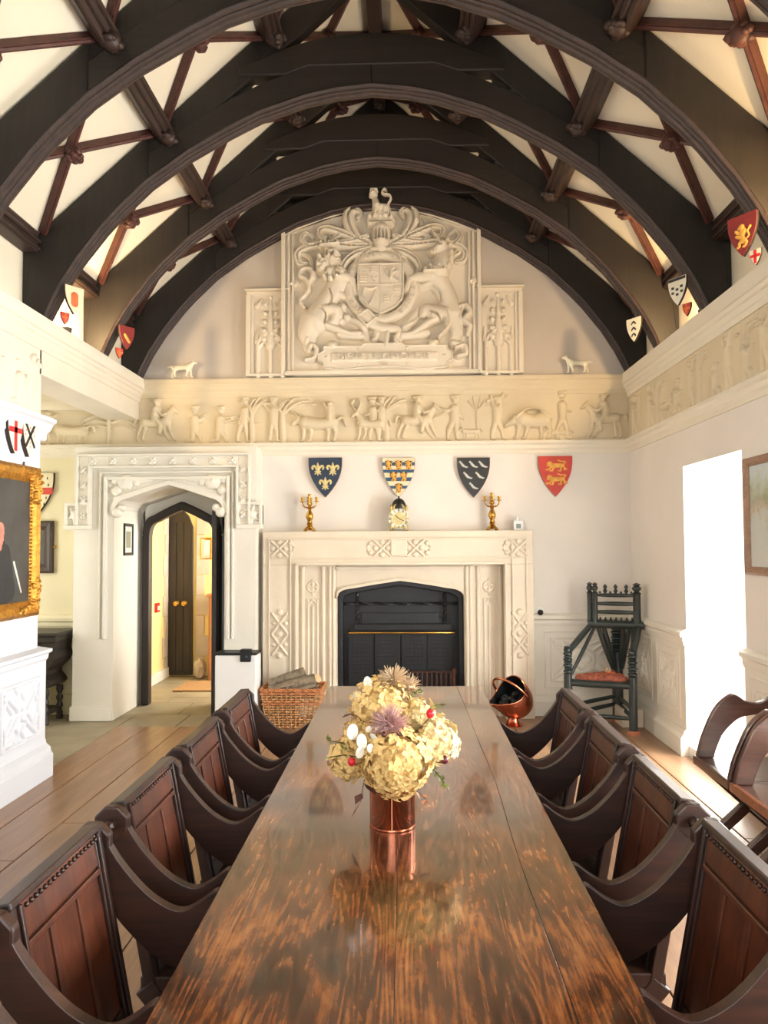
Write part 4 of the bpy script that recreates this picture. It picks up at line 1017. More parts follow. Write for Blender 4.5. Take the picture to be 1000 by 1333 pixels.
# helm, crown and crest
S = [st(P_((495, 200), (495, 252)), [46, 42], .10), st(P_((495, 275)), 40, .07), st(P_((448, 290), (540, 290)), 12, .06)]
S += [('c', P_((x, 208), (x, 244)), 5 * K, .05) for x in (470, 486, 502, 518)]
rel('helmet', S)
S = [st(P_((440, 172), (545, 172)), 14, .08), st(P_((448, 150), (540, 150)), 24, .06), st(P_((492, 135)), 46, .07)] + [st(P_((440 + k * 26, 140 - 6 * (k % 2))), 13, .085) for k in range(5)]
rel('crown', S)
S = [st(P_((478, 98), (520, 96)), [24, 20], .10), st(P_((466, 60), (474, 92)), [18, 24], .11), st(P_((460, 38)), 21, .12), st(P_((448, 44)), 12, .12), st(P_((448, 22), (476, 22)), 8, .11),
     st(P_((470, 105), (466, 130)), [12, 9], .1), st(P_((488, 105), (488, 132)), [11, 8], .1), st(P_((512, 105), (510, 130)), [12, 9], .1), st(P_((526, 100), (528, 130)), [12, 8], .1),
     st(SP((525, 90), (540, 62), (536, 44), (512, 40), (500, 28), (512, 14), (520, 22)), 7, .09)]
rel('crest_lion', S)
# garter and shield
ring = [C(490 + 152 * math.cos(a), 470 + 152 * math.sin(a)) for a in [2 * PI * k / 48 for k in range(49)]]
rel('garter', [st(ring, 25, .03, .022), st(P_((400, 590), (455, 640)), 24, .04, .03), st(P_((385, 610), (430, 580), (470, 620), (425, 655), (385, 610)), 8, .075),
               st(SP((440, 640), (500, 665), (560, 670), (575, 690)), [24, 26, 22, 16], .035, .03), st(SP((575, 690), (560, 720), (570, 740)), 14, .04, .02)])
sh = P_((385, 365), (595, 365), (597, 480), (590, 530), (560, 565), (515, 588), (490, 600), (465, 588), (420, 565), (392, 530), (384, 480))
shl = rel('shield', [('p', sh, .058, .012)] + [st([a, b], 5, .07) for a, b in zip(sh, sh[1:] + sh[:1])] + [st(P_((490, 368), (490, 596)), 4, .066), st(P_((388, 462), (594, 462)), 4, .066)])
S = []
rn = random.Random(4)
for bx, by, kind in ((390, 370, 'q'), (498, 370, 'l'), (390, 466, 'h'), (498, 466, 'q')):
    if kind == 'q':
        S += [st(P_((bx + 46, by + 2), (bx + 46, by + 88)), 3, .066), st(P_((bx + 2, by + 44), (bx + 90, by + 44)), 3, .066)]
        for qx, qy, t in ((22, 22, 0), (70, 22, 1), (22, 66, 1), (70, 66, 0)):
            if t: S += [st(P_((bx + qx - 16, by + qy + e), (bx + qx + 16, by + qy + e)), 5, .074) for e in (-12, 0, 12)]
            else: S += [st(P_((bx + qx + e, by + qy + g_)), 7, .074) for e, g_ in ((-10, -8), (10, -8), (0, 10))]
    elif kind == 'l':
        S += [st(P_((bx + 45, by + 25), (bx + 40, by + 65)), 12, .078), st(P_((bx + 52, by + 18)), 11, .08), st(SP((bx + 30, by + 60), (bx + 15, by + 40), (bx + 22, by + 20)), 4, .074),
              st(P_((bx + 50, by + 40), (bx + 75, by + 30)), 6, .074), st(P_((bx + 45, by + 60), (bx + 72, by + 78)), 7, .074)]
    else:
        S += [st(SP((bx + 25, by + 12), (bx + 20, by + 50), (bx + 50, by + 95)), 8, .078), st(SP((bx + 25, by + 12), (bx + 60, by + 20), (bx + 85, by + 8)), 7, .078), st(P_((bx + 50, by + 95), (bx + 85, by + 12)), 5, .07)]
rel('shield_charges', S, parent=ca, res=.0045)
# lion supporter
S = [st(P_((262, 322)), 46, .115), st(P_((272, 345)), 30, .125), st(P_((292, 352)), 18, .12), st(P_((238, 300)), 14, .10)]
S += [st(P_(q), 30, .09) for q in ((215, 345), (212, 385), (240, 410), (275, 412), (300, 395), (225, 365), (255, 395))]
S += [st(P_(q), 14, .115) for q in ((205, 330), (200, 365), (205, 400), (228, 428), (258, 432), (288, 425), (312, 405))]
S += [st(P_((212, 278), (290, 270)), 12, .1)] + [st(P_((214 + k * 19, 262 - 6 * (k % 2))), 10, .1) for k in range(5)]
S += [st(SP((300, 430), (265, 490), (225, 550), (185, 620)), [58, 50, 52, 66], .09), st(SP((170, 620), (145, 680), (150, 720)), [62, 48, 30], .08),
      st(SP((300, 425), (345, 428), (365, 460), (372, 500)), [34, 26, 20, 18], .10), st(SP((270, 470), (330, 520), (345, 490)), [28, 18, 16], .07),
      st(SP((225, 575), (280, 580), (275, 625), (240, 650)), [34, 34, 26, 22], .085), st(SP((240, 650), (300, 672), (345, 690), (385, 690)), [22, 20, 18, 20], .07),
      st(SP((150, 715), (140, 750), (165, 775), (185, 760)), [26, 18, 14, 10], .06), st(SP((130, 560), (112, 530), (150, 480), (140, 430), (110, 405), (125, 375), (165, 380), (170, 420), (155, 435)), [11, 12, 13, 13, 13, 12, 14, 16, 10], .06)]
S += [('c', P_((258, 318), (268, 322)), 6 * K, .03), ('c', P_((285, 318), (292, 320)), 5 * K, .03), ('c', P_((268, 362), (290, 364)), 5 * K, .03)]
S += [('c', P_((248 + 50 * math.cos(a), 372 + 44 * math.sin(a)), (248 + 76 * math.cos(a), 372 + 66 * math.sin(a))), 4 * K, .03) for a in [k * .42 for k in range(15)]]
S += [('c', SP((250, 480), (262, 520), (250, 560)), 4 * K, .015), ('c', SP((210, 570), (232, 600), (225, 640)), 4 * K, .02), ('c', P_((372, 500), (378, 515)), 3 * K, .02)]
rel('lion', S, res=.0048)
# unicorn supporter
S = [st(P_((782, 285), (760, 298), (730, 305)), [32, 26, 18], .12), st(P_((728, 318)), 13, .11), st(P_((795, 270), (800, 250)), [10, 5], .11), st(P_((772, 266), (690, 142)), [10, 4], .09),
     st(SP((790, 295), (785, 340), (760, 400)), [34, 42, 56], .105)]
S += [st(P_(q), 14, .12) for q in ((815, 290), (822, 320), (820, 350), (812, 380), (805, 265))]
S += [st(P_((690, 400 - 3 * k + k * k * 0)), 1, .01) for k in range(1)] + [st(P_((700 + k * 22, 398 + (k % 2) * -14)), 11, .12) for k in range(5)] + [st(P_((695, 410), (795, 408)), 8, .115)]
S += [st(SP((750, 430), (790, 490), (815, 560), (820, 600)), [56, 46, 46, 52], .09), st(SP((730, 425), (670, 425), (630, 440), (612, 490)), [36, 28, 22, 18], .10), st(SP((735, 450), (680, 470), (660, 450)), [24, 18, 16], .07),
      st(SP((800, 600), (740, 590), (705, 575), (690, 600)), [44, 36, 28, 22], .085), st(SP((740, 610), (760, 620), (700, 650), (640, 690), (590, 700)), [26, 26, 20, 18, 20], .075),
      st(SP((820, 610), (845, 680), (830, 740)), [46, 32, 24], .08), st(SP((830, 740), (870, 750), (875, 790), (840, 800)), [22, 16, 14, 12], .06),
      st(SP((850, 570), (890, 565), (905, 600), (880, 630), (905, 660), (895, 700)), [12, 18, 18, 18, 16, 10], .07), st(SP((870, 580), (860, 620), (890, 645)), [10, 14, 10], .07),
      st(SP((800, 600), (812, 640), (795, 680), (760, 715)), 7, .10)]
S += [('c', P_((768, 285), (774, 287)), 6 * K, .03)]
S += [('c', SP((722, 590), (750, 605), (770, 640)), 4 * K, .02), ('c', SP((735, 470), (765, 500), (775, 545)), 4 * K, .015)] + [('c', P_((772 - 16 * k - 6, 266 - 24 * k + 4), (772 - 16 * k + 4, 266 - 24 * k - 6)), 3 * K, .02) for k in range(5)]
rel('unicorn', S, res=.0048)
# ground: leaves, scrolls
S = [st(P_((300, 690), (395, 700)), [22, 20], .05), st(P_((590, 705), (700, 690)), [20, 24], .05), st(P_((500, 700)), 34, .05), st(SP((480, 640), (475, 690), (455, 740)), [14, 22, 10], .05), st(SP((520, 690), (515, 740), (510, 765)), [14, 14, 8], .07),
     st(SP((575, 720), (610, 660), (650, 600), (668, 565)), [20, 26, 18, 8], .04), st(SP((600, 660), (640, 640), (670, 610)), [14, 14, 6], .045), st(SP((430, 730), (400, 650), (350, 620), (320, 625)), [18, 20, 16, 8], .04), st(P_((310, 560)), 22, .045), st(P_((330, 610)), 22, .045), st(P_((300, 630)), 20, .045), st(P_((455, 720)), 14, .06)]
rel('foliage', S)
# motto plaque
plq = P_((222, 752), (400, 752), (412, 740), (590, 740), (602, 752), (800, 752), (800, 775), (822, 785), (822, 820), (800, 830), (800, 852), (690, 862), (560, 850), (440, 850), (300, 862), (222, 852), (222, 830), (198, 820), (198, 785), (222, 775))
S = [('p', plq, .05, .008)] + [st([a, b], 5, .06) for a, b in zip(plq, plq[1:] + plq[:1])] + [st(P_((265, 745)), 30, .065), st(P_((735, 742)), 30, .065), st(SP((150, 770), (165, 740), (190, 760), (180, 800), (140, 810)), 14, .06), st(SP((840, 760), (880, 750), (885, 790), (850, 800)), 14, .06)]
S += [st(P_((q, y)), 9, .066) for q, y in ((237, 802), (785, 800), (385, 766), (612, 764), (390, 838), (612, 838))]
S += [('p', P_((258, 783), (752, 783), (752, 824), (258, 824)), .058, .004)]
pq = rel('motto_plaque', S, parent=ca)
RX = Matrix.Rotation(PI / 2, 4, 'X')
def ptext(name, body, cx, cy, size, d, xs=1.0):
    q = C(cx, cy); return text_mesh(name, body, size, .012, 'plaster_pale', pq, Matrix.Translation((q[0], BY - d * 1.5, q[1])) @ RX, xs=xs)
ptext('motto_lettering', 'DIEV·ET·MON·DROIT', 505, 804, .085, .062, 1.12)
ptext('date_lettering', '1660', 505, 838, .036, .054)
for k, ch in enumerate('HONI·SOIT·QVI·MAL·Y·PENSE'):
    a = math.radians(232 - k * (284 / 24)); q = C(490 + 152 * math.cos(a), 470 - 152 * math.sin(a))
    text_mesh('garter_letter', ch, .062, .011, 'plaster_pale', ca, Matrix.Translation((q[0], BY - .082, q[1])) @ RX @ Matrix.Rotation(a - PI / 2, 4, 'Z'))
# side panels with crocketed pinnacles
for s, nm in ((-1, 'door'), (1, 'window')):
    cx_ = -1.31 if s < 0 else .885
    t = thing('pinnacle_panel', f'plaster side panel with crocketed gothic pinnacle beside the royal arms, {nm} side', 'wall panel', (cx_, YB, 3.235), 0, 'pinnacle side panels')
    m = MB().box(-.235, .235, -.03, 0, 0, .835)
    for a, b in ((-.235, -.19), (.19, .235)): m.box(a, b, -.075, -.028, .001, .788)
    m.box(-.25, .25, -.085, 0, .835, .85).box(-.19, -.16, -.05, -.03, 0, .79).box(.16, .19, -.05, -.03, 0, .79).box(-.235, .235, -.07, -.03, 0, .025)
    m.build('panel', 'plaster_pale', t, bevel=.006)
    S = [('r', [(q, 0), (q, .30)], .022, .035) for q in (-.12, 0, .12)] + [('r', [(0, .30), (0, .76)], [.05, .01], .05)]
    for k in range(5):
        z = .36 + k * .085; r_ = .055 - k * .007
        for q in (-1, 1): S.append(('r', [(q * (.035 + r_ * .5), z)], r_ * .62, .05)); S.append(('r', [(q * r_ * 1.6, z + .02)], r_ * .35, .035))
    S += [('r', smooth_path([(q * .12, .28), (q * .1, .36), (q * .03, .42)], 4), .02, .04) for q in (-1, 1)] + [('r', [(q * .13, .33), (q * .13, .46)], [.028, .008], .035) for q in (-1, 1)]
    S += [('r', smooth_path([(q * .06 - .055, .27), (q * .06, .33), (q * .06 + .055, .27)], 4), .012, .04) for q in (-1, 1)] + [('r', [(q * .13, .68), (q * .09, .75)], [.03, .015], .03) for q in (-1, 1)] + [('r', [(0, .77)], .02, .05)]
    relief('pinnacle_carving', S, (0, -.03, .0), (1, 0, 0), (0, 0, 1), (0, -1, 0), 'plaster_pale', t, .005)
    m = MB(); leafy(m, (-s * .235, -.06, .895), .06, 10, 3); m.build('corner_boss', 'plaster_pale', t, 60)
# the small white plaster hounds on the ledge
def hound(x, d, label, lift):
    t = thing('hound_figurine', label, 'figurine', (x, YB - .09, ZC), 0, 'white hound figurines')
    J = {'hip': ((-.07 * d, 0, .095), .026), 'mid': ((0, 0, .098), .024), 'chest': ((.07 * d, 0, .10), .03), 'neck': ((.10 * d, 0, .125 + lift), .017), 'head': ((.12 * d, 0, .145 + lift), .02), 'nose': ((.152 * d, 0, .136 + lift), .010),
         'tail': ((-.11 * d, 0, .11), .008), 'tail2': ((-.14 * d, 0, .095), .005)}
    E = [('hip', 'mid'), ('mid', 'chest'), ('chest', 'neck'), ('neck', 'head'), ('head', 'nose'), ('hip', 'tail'), ('tail', 'tail2')]
    for nm, bx, o_ in (('f', .075, 1), ('b', -.075, -1)):
        for q in (-1, 1):
            J[f'{nm}{q}k'] = (((bx + o_ * .012 * q) * d, q * .016, .055), .011); J[f'{nm}{q}h'] = (((bx + o_ * .02 * q - .008) * d, q * .016, .012), .008); J[f'{nm}{q}t'] = (((bx + o_ * .02 * q + .014) * d, q * .016, .008), .007)
            E += [('chest' if nm == 'f' else 'hip', f'{nm}{q}k'), (f'{nm}{q}k', f'{nm}{q}h'), (f'{nm}{q}h', f'{nm}{q}t')]
    skin('body', J, E, 'ivory', t, 2)
    m = MB()
    for q in (-1, 1): m.ball((.112 * d, q * .014, .152 + lift), .010, 6, (.6, .4, 1.2))
    m.build('ears', 'ivory', t, 60)
hound(PY(240, 483, YB)[0], 1, 'small white plaster hound on the ledge, door side of the arms', .005)
hound(PY(750, 483, YB)[0], -1, 'small white plaster hound on the ledge, window side of the arms', .005)
# ================================================================== THE LONG TABLE
TX0, TX1, TY0, TY1, TZ = -.467, .431, .55, 4.63, .76
tb = thing('refectory_table', 'long polished dark oak refectory table running towards the fireplace', 'table', ((TX0 + TX1) / 2, (TY0 + TY1) / 2, 0))
tcx, tcy = (TX0 + TX1) / 2, (TY0 + TY1) / 2
def plank(x0, x1, y0, y1, wob0=0, wob1=0, dz=0):
    n = 24; L = []; R = []
    for i in range(n + 1):
        y = y0 + (y1 - y0) * i / n
        L.append((x0 - tcx + wob0 * (math.sin(y * 2.3 + 1) + .5 * math.sin(y * 5.1)), y - tcy)); R.append((x1 - tcx + wob1 * (math.sin(y * 2.3 + 1) + .5 * math.sin(y * 5.1)), y - tcy))
    return MB().strip(L, R, 'z', TZ - .048, TZ + dz).build('top_plank', 'table_oak', tb, bevel=.0015)
plank(TX0, -.0300, TY0, TY1, 0, .0006)
plank(-.0294, .2990, TY0, TY1, .0006, .006, -.0008)
plank(.2996, TX1, TY0, TY1, .006, 0, .0006)
m = MB()
for s in (-1, 1): m.box(s * .33 - .015, s * .33 + .015, -1.83, 1.83, TZ - .15, TZ - .05)
for yy_ in (-1.83, 1.83): m.box(-.315, .315, yy_ - .015, yy_ + .015, TZ - .15, TZ - .05)
m.build('apron', 'oak_chair', tb, bevel=.004)
for sx in (-1, 1):
    for sy in (-1, 1):
        MB().lathe([(.05, 0), (.055, .02), (.055, .1), (.04, .115), (.045, .14), (.07, .2), (.09, .3), (.085, .38), (.05, .46), (.038, .5), (.05, .53), (.042, .56), (.055, .58), (.055, TZ - .05)], (sx * .31, sy * 1.81, 0), 20).build('leg', 'oak_chair', tb, 40)
m = MB()
for sy in (-1, 1): m.box(-.31, .31, sy * 1.81 - .03, sy * 1.81 + .03, .03, .1)
m.box(-.03, .03, -1.81, 1.81, .03, .1); m.build('stretcher', 'oak_chair', tb, bevel=.006)

# ================================================================== GLASTONBURY CHAIRS (face +x, origin on floor)
def offset_poly(pts): return pts
ARM_TOP = smooth_path([(-.225, .905, 0), (-.205, .895, 0), (-.155, .815, 0), (-.09, .742, 0), (-.035, .704, 0), (.008, .693, 0), (.05, .712, 0), (.085, .738, 0), (.098, .742, 0)], 4)
ARM_BOT = smooth_path([(-.262, .84, 0), (-.225, .80, 0), (-.175, .70, 0), (-.10, .615, 0), (-.03, .565, 0), (.03, .545, 0), (.08, .55, 0), (.12, .58, 0), (.118, .69, 0)], 4)
def make_chair():
    t = thing('dining_chair', 'x', 'chair')
    top = [(p[0], p[1]) for p in ARM_TOP]; bot = [(p[0], p[1]) for p in ARM_BOT]
    for s in (-1, 1):
        y0, y1 = (.222, .250) if s > 0 else (-.250, -.222)
        a = MB()
        a.strip(top, bot, 'y', y0, y1)
        arm = a.build('arm', 'oak_arm', t, bevel=.006)
        ear = [(-.222 + .05 * math.cos(PI / 8 + k * PI / 4), .858 + .05 * math.sin(PI / 8 + k * PI / 4)) for k in range(8)]
        MB().poly(ear, 'y', y0 - .001, y1 + .001).build('arm_ear', 'oak_arm', arm, bevel=.006)
        MB().lathe([(.016, 0), (.016, .02), (.010, .028), (0, .03)], (-.222, s * .25, .858), 8, Matrix.Rotation(-s * PI / 2, 3, 'X')).build('peg', 'oak_arm', arm)
        # crossed legs
        MB().bar((-.14, s * .205, .42), (.20, s * .205, .012), .035, .06, (1, 0, 0)).build('leg', 'oak_chair', t, bevel=.005)
        MB().bar((.18, s * .168, .42), (-.17, s * .168, .012), .035, .06, (1, 0, 0)).build('leg', 'oak_chair', t, bevel=.005)
        MB().box(-.15, .22, s * .2 - .02, s * .2 + .02, .405, .445).build('seat_rail', 'oak_chair', t, bevel=.004)
    # sloping framed back
    ang = math.atan2(.09, .46); ca_, sa_ = math.cos(ang), math.sin(ang)
    def BK(w, y0, y1, z0, z1, d0, d1):              # in the plane of the back: z along slope from seat
        m = MB(); vs = []
        for zz in (z0, z1):
            for yy in (y0, y1):
                for dd in (d0, d1): vs.append((-.125 - sa_ * zz + ca_ * dd, yy, .43 + ca_ * zz + sa_ * dd))
        m.add(vs, [(0, 2, 3, 1), (4, 5, 7, 6), (0, 1, 5, 4), (2, 6, 7, 3), (0, 4, 6, 2), (1, 3, 7, 5)]); return m
    bk = BK(0, -.20, .20, .0, .40, -.006, .008).build('back_panel', 'oak_back_lit', t)
    BK(0, -.218, .218, .395, .47, -.014, .016).build('top_rail', 'oak_back_lit', t, bevel=.004)
    BK(0, -.222, .222, .47, .487, -.022, .022).build('crest_rail', 'oak_chair', t, bevel=.004)
    BK(0, -.20, .20, .375, .39, .0, .018).build('rail_moulding', 'oak_back_lit', bk, bevel=.003)
    BK(0, -.218, .218, -.02, .05, -.014, .014).build('bottom_rail', 'oak_chair', t, bevel=.004)
    for s in (-1, 1):
        BK(0, s * .222 if s < 0 else .178, -.178 if s < 0 else .222, -.02, .47, -.016, .018).build('stile', 'oak_chair', t, bevel=.004)
        BK(0, s * .066 - .012, s * .066 + .012, .05, .39, -.01, .014).build('muntin', 'oak_back_lit', t, bevel=.003)
        BK(0, s * .19 - .006, s * .19 + .006, .0, .47, .016, .026).build('stile_bead', 'oak_chair', t, bevel=.003)
    m = MB()
    for k in range(19):
        zz = .458; yy = -.18 + k * .02; m.ball((-.125 - sa_ * zz + ca_ * .018, yy, .43 + ca_ * zz + sa_ * .018), .006, 6)
    m.build('bead_row', 'oak_chair', t, 60)['kind'] = 'stuff'
    MB().box(-.13, .23, -.18, .18, .415, .43).build('seat', 'oak_chair', t, bevel=.004)
    MB().box(.205, .235, -.2, .2, .40, .44).build('front_rail', 'oak_chair', t, bevel=.004)
    MB().lathe([(.018, -.2), (.018, .2)], (.022, 0, .225), 8, Matrix.Rotation(PI / 2, 3, 'X')).build('pivot_rail', 'oak_chair', t)
    return t
ch0 = make_chair(); first = True
LN = ['nearest the log basket', 'second from log basket', 'third from log basket', 'fourth from log basket', 'farthest from log basket']
RN = ['nearest the coal scuttle', 'second from coal scuttle', 'third from coal scuttle', 'fourth from coal scuttle', 'farthest from coal scuttle']
for side, ys, NM in ((-1, (3.515, 2.91, 2.315, 1.715, 1.115), LN), (1, (3.535, 2.945, 2.36, 1.765, 1.165), RN)):
    for k, y in enumerate(ys):
        t = ch0 if first else copy_tree(ch0); first = False
        at(t, ((TX0 - .108) if side < 0 else (TX1 + .108), y, 0), 0 if side < 0 else PI)
        t['label'] = ('dark oak chair with panelled back and swooping arms, door side, ' if side < 0 else 'dark oak chair with panelled back and swooping arms, window side, ') + NM[k].replace(' of the table', '')
        t['group'] = 'carved oak chairs along the table'

# ================================================================== HALL CHAIRS by the window (face -x)
def hall_chair(y, label, wood_, rail_):
    t = thing('hall_armchair', label, 'chair', (1.83, y, 0), 0, 'open armed chairs by the window')
    out = smooth_path([(-.28, .45, 0), (-.25, .56, 0), (-.18, .71, 0), (-.10, .785, 0), (-.06, .785, 0), (-.01, .752, 0), (.045, .745, 0), (.10, .765, 0), (.18, .82, 0), (.235, .85, 0)], 5)
    inn = smooth_path([(-.19, .45, 0), (-.175, .50, 0), (-.14, .575, 0), (-.09, .63, 0), (-.05, .66, 0), (.0, .675, 0), (.045, .682, 0), (.10, .695, 0), (.18, .73, 0), (.25, .765, 0)], 5)
    for s in (-1, 1):
        MB().strip([(p[0], p[1]) for p in out], [(p[0], p[1]) for p in inn], 'y', s * .205 - .018, s * .205 + .018).build('arm', wood_, t, bevel=.008)
        MB().bar((-.25, s * .205, .42), (.2, s * .205, .015), .04, .055, (1, 0, 0)).build('leg', wood_, t, bevel=.006)
        MB().bar((.2, s * .165, .42), (-.25, s * .165, .015), .04, .055, (1, 0, 0)).build('leg', wood_, t, bevel=.006)
    MB().box(-.27, .22, -.225, .225, .425, .45).build('seat', 'hall_chair_wood', t, bevel=.006)
    MB().box(-.29, -.265, -.23, .23, .41, .455).build('front_rail', rail_, t, bevel=.006)
    MB().box(.16, .215, -.185, .185, .451, .458).build('seat_back_strip', wood_, t)
    MB().bar((.215, 0, .45), (.255, 0, .95), .37, .022, (1, 0, 0)).build('back_panel', wood_, t, bevel=.006)
    MB().bar((.252, 0, .93), (.26, 0, 1.0), .44, .035, (1, 0, 0)).build('top_rail', wood_, t, bevel=.008)
    MB().box(-.03, .0, -.19, .19, .19, .23).build('stretcher', wood_, t, bevel=.005)
hall_chair(4.04, 'dark brown open-armed chair standing in front of the bright window', 'hall_chair_wood', 'hall_chair_wood')
hall_chair(3.57, 'reddish open-armed chair next to the dark one by the window', 'hall_chair_wood', 'hall_chair_red')

# ================================================================== TURNED THREE-LEGGED CHAIR
tc_ = thing('turned_armchair', 'black turned three-legged chair with spindled back in the corner', 'chair', (1.70, 6.85, 0))
LFp, RFp, RBp = Vector((-.31, -.07, 0)), Vector((.195, -.25, 0)), Vector((.20, .24, 0))
def rod(name, p, q, r0, r1=None, rings=(), parent=tc_, n=10):
    r1 = r1 or r0; prof = [(0, r0 * .7)]
    ks = 14
    for i in range(ks + 1):
        t_ = i / ks; prof.append((max(.001, min(.999, t_)), r0 + (r1 - r0) * math.sin(PI * t_)))
    for c in rings: prof += [(c - .022, r0), (c, r0 * 1.4), (c + .022, r0)]
    prof.append((1, r0 * .7)); prof.sort()
    return MB().turned(p, q, prof, n).build(name, 'turned_black', parent, 40)
def post(name, p, h, r, rings):
    prof = [(r, 0)]; rg = sorted(rings)
    for c in rg: prof += [(r, c - .022), (r * .72, c - .016), (r * 1.12, c - .006), (r * 1.12, c + .006), (r * .72, c + .016), (r, c + .022)]
    prof += [(r, h - .03), (r * .75, h - .02), (r * .95, h - .008), (0, h)]
    return MB().lathe(prof, tuple(p), 12).build(name, 'turned_black', tc_, 40)
for p, nm in ((LFp, 'front_leg'), (RFp, 'front_leg')):
    post(nm, p + Vector((0, 0, .03)), .69, .036, (.47, .52, .57, .62))
    MB().lathe([(.05, 0), (.05, .03), (.0, .03)], tuple(p), 14).build('foot_pad', 'terracotta', tc_)
post('rear_leg', RBp + Vector((0, 0, .03)), .86, .05, (.62, .67, .72, .77))
MB().lathe([(.06, 0), (.06, .03), (.0, .03)], tuple(RBp), 14).build('foot_pad', 'terracotta', tc_)
for z, r in ((.40, .026), (.2, .016), (.13, .016)):
    for a, b in ((LFp, RFp), (LFp, RBp), (RFp, RBp)):
        if z < .3 and a is LFp and b is RFp and z > .15: continue
        rod('rail', a + Vector((0, 0, z)), b + Vector((0, 0, z + (.03 if z < .3 and b is RBp else 0))), r, r * 1.15)
seat = MB().poly([(LFp.x, LFp.y), (RFp.x, RFp.y), (RBp.x, RBp.y)], 'z', .415, .43); seat.build('seat', 'turned_black', tc_)
cs = [(LFp * .86 + RBp * .07 + RFp * .07), (RFp * .86 + LFp * .07 + RBp * .07), (RBp * .8 + LFp * .1 + RFp * .1)]
cp = smooth_path([tuple(cs[0]), tuple((cs[0] + cs[1]) / 2 + Vector((0, -.02, 0))), tuple(cs[1]), tuple((cs[1] + cs[2]) / 2), tuple(cs[2]), tuple((cs[2] + cs[0]) / 2)], 4, True)
m = MB(); cc = (cs[0] + cs[1] + cs[2]) / 3
lay = [(1.0, .43), (1.04, .445), (1.0, .462), (.7, .478), (.3, .484)]
vs = []; fs = []
for sc_, z in lay: vs += [(cc.x + (p[0] - cc.x) * sc_, cc.y + (p[1] - cc.y) * sc_, z) for p in cp]
nn = len(cp)
for i in range(len(lay) - 1):
    for k in range(nn): fs.append((i * nn + k, i * nn + (k + 1) % nn, (i + 1) * nn + (k + 1) % nn, (i + 1) * nn + k))
fs += [tuple(range(nn)), tuple(range((len(lay) - 1) * nn, len(lay) * nn))]
cu_ = m.add(vs, fs).build('cushion', 'cushion', tc_, 60)
rn = random.Random(2); m = MB()
for i in range(40):
    a, b = rn.random(), rn.random()
    if a + b > 1: a, b = 1 - a, 1 - b
    p = cs[0] + (cs[1] - cs[0]) * a + (cs[2] - cs[0]) * b; e = min(a, b, 1 - a - b)
    m.obox((p.x, p.y, .466 + min(.018, e * .09)), (.035, .02, .006), Matrix.Rotation(rn.uniform(-.3, .6), 3, 'Z'))
m.build('patchwork', 'paint_orange', cu_)['kind'] = 'stuff'
m = MB(); c_ = cc + Vector((.02, .0, .49))
for k in range(7): a = k * 2 * PI / 7; m.ball((c_.x + .018 * math.cos(a), c_.y, c_.z + .014 + .018 * math.sin(a)), .010, 6)
m.ball((c_.x, c_.y - .006, c_.z + .014), .011, 6); m.build('teasel', 'thistle_tan', tc_, 60)
BZ = .885
bar_l, bar_r = Vector((-.07, .17, BZ)), Vector((.375, .0, BZ))
def onbar(f, dz=0, off=0): return bar_l + (bar_r - bar_l) * f + Vector((-.02, -.05, 0)).normalized() * off + Vector((0, 0, dz))
rod('yoke_bar', bar_l, bar_r, .036, .038)
for k, (f, off) in enumerate(((.02, -.03), (.13, .01), (.88, .0))):
    r = .024 if k < 2 else .034
    MB().lathe([(r, 0), (r * 1.1, .03), (r, .06), (r, .27), (r * 1.2, .28), (r * .6, .295), (r * 1.2, .315), (r * 1.2, .33), (r * .7, .345), (r * 1.05, .36), (0, .375)], tuple(onbar(f, 0, off)), 10).build('back_post', 'turned_black', tc_, 40)
for z, r in ((.26, .018), (.185, .02), (.11, .02)):
    rod('back_spindle', onbar(.13, z, .01), onbar(.88, z), r * .7, r)
rod('tie', onbar(.02, .2, -.03), onbar(.13, .2, .01), .012)
for k in range(7):
    f = .22 + k * .095; MB().lathe([(.009, 0), (.014, .012), (.006, .02), (.01, .03), (0, .036)], tuple(onbar(f, .03)), 8).build('finial', 'turned_black', tc_, 40)
    if k % 2 == 1: MB().lathe([(.010, 0), (.01, .01), (.02, .03), (.01, .045), (.018, .06), (.018, .07), (0, .09)], tuple(onbar(f, .27)), 8).build('finial', 'turned_black', tc_, 40)
    else: MB().ball(tuple(onbar(f, .285)), .011, 6).build('finial', 'turned_black', tc_, 50)
top_l, top_r = LFp + Vector((0, 0, .66)), RFp + Vector((0, 0, .66))
rod('arm', top_l, onbar(.04, -.01), .024, .028); rod('arm', top_r, onbar(.9, -.01), .03, .034)
rod('arm_brace', LFp + Vector((.03, .01, .47)), onbar(.12, -.02), .014, .017); rod('arm_brace', RFp + Vector((.01, .02, .46)), onbar(.8, -.02), .018, .02)
for f, e in ((.16, -.05), (.27, -.03), (.74, .03), (.64, .02)):
    rod('back_brace', RBp + Vector((e, -.04, .48)), onbar(f, -.01), .018, .024)

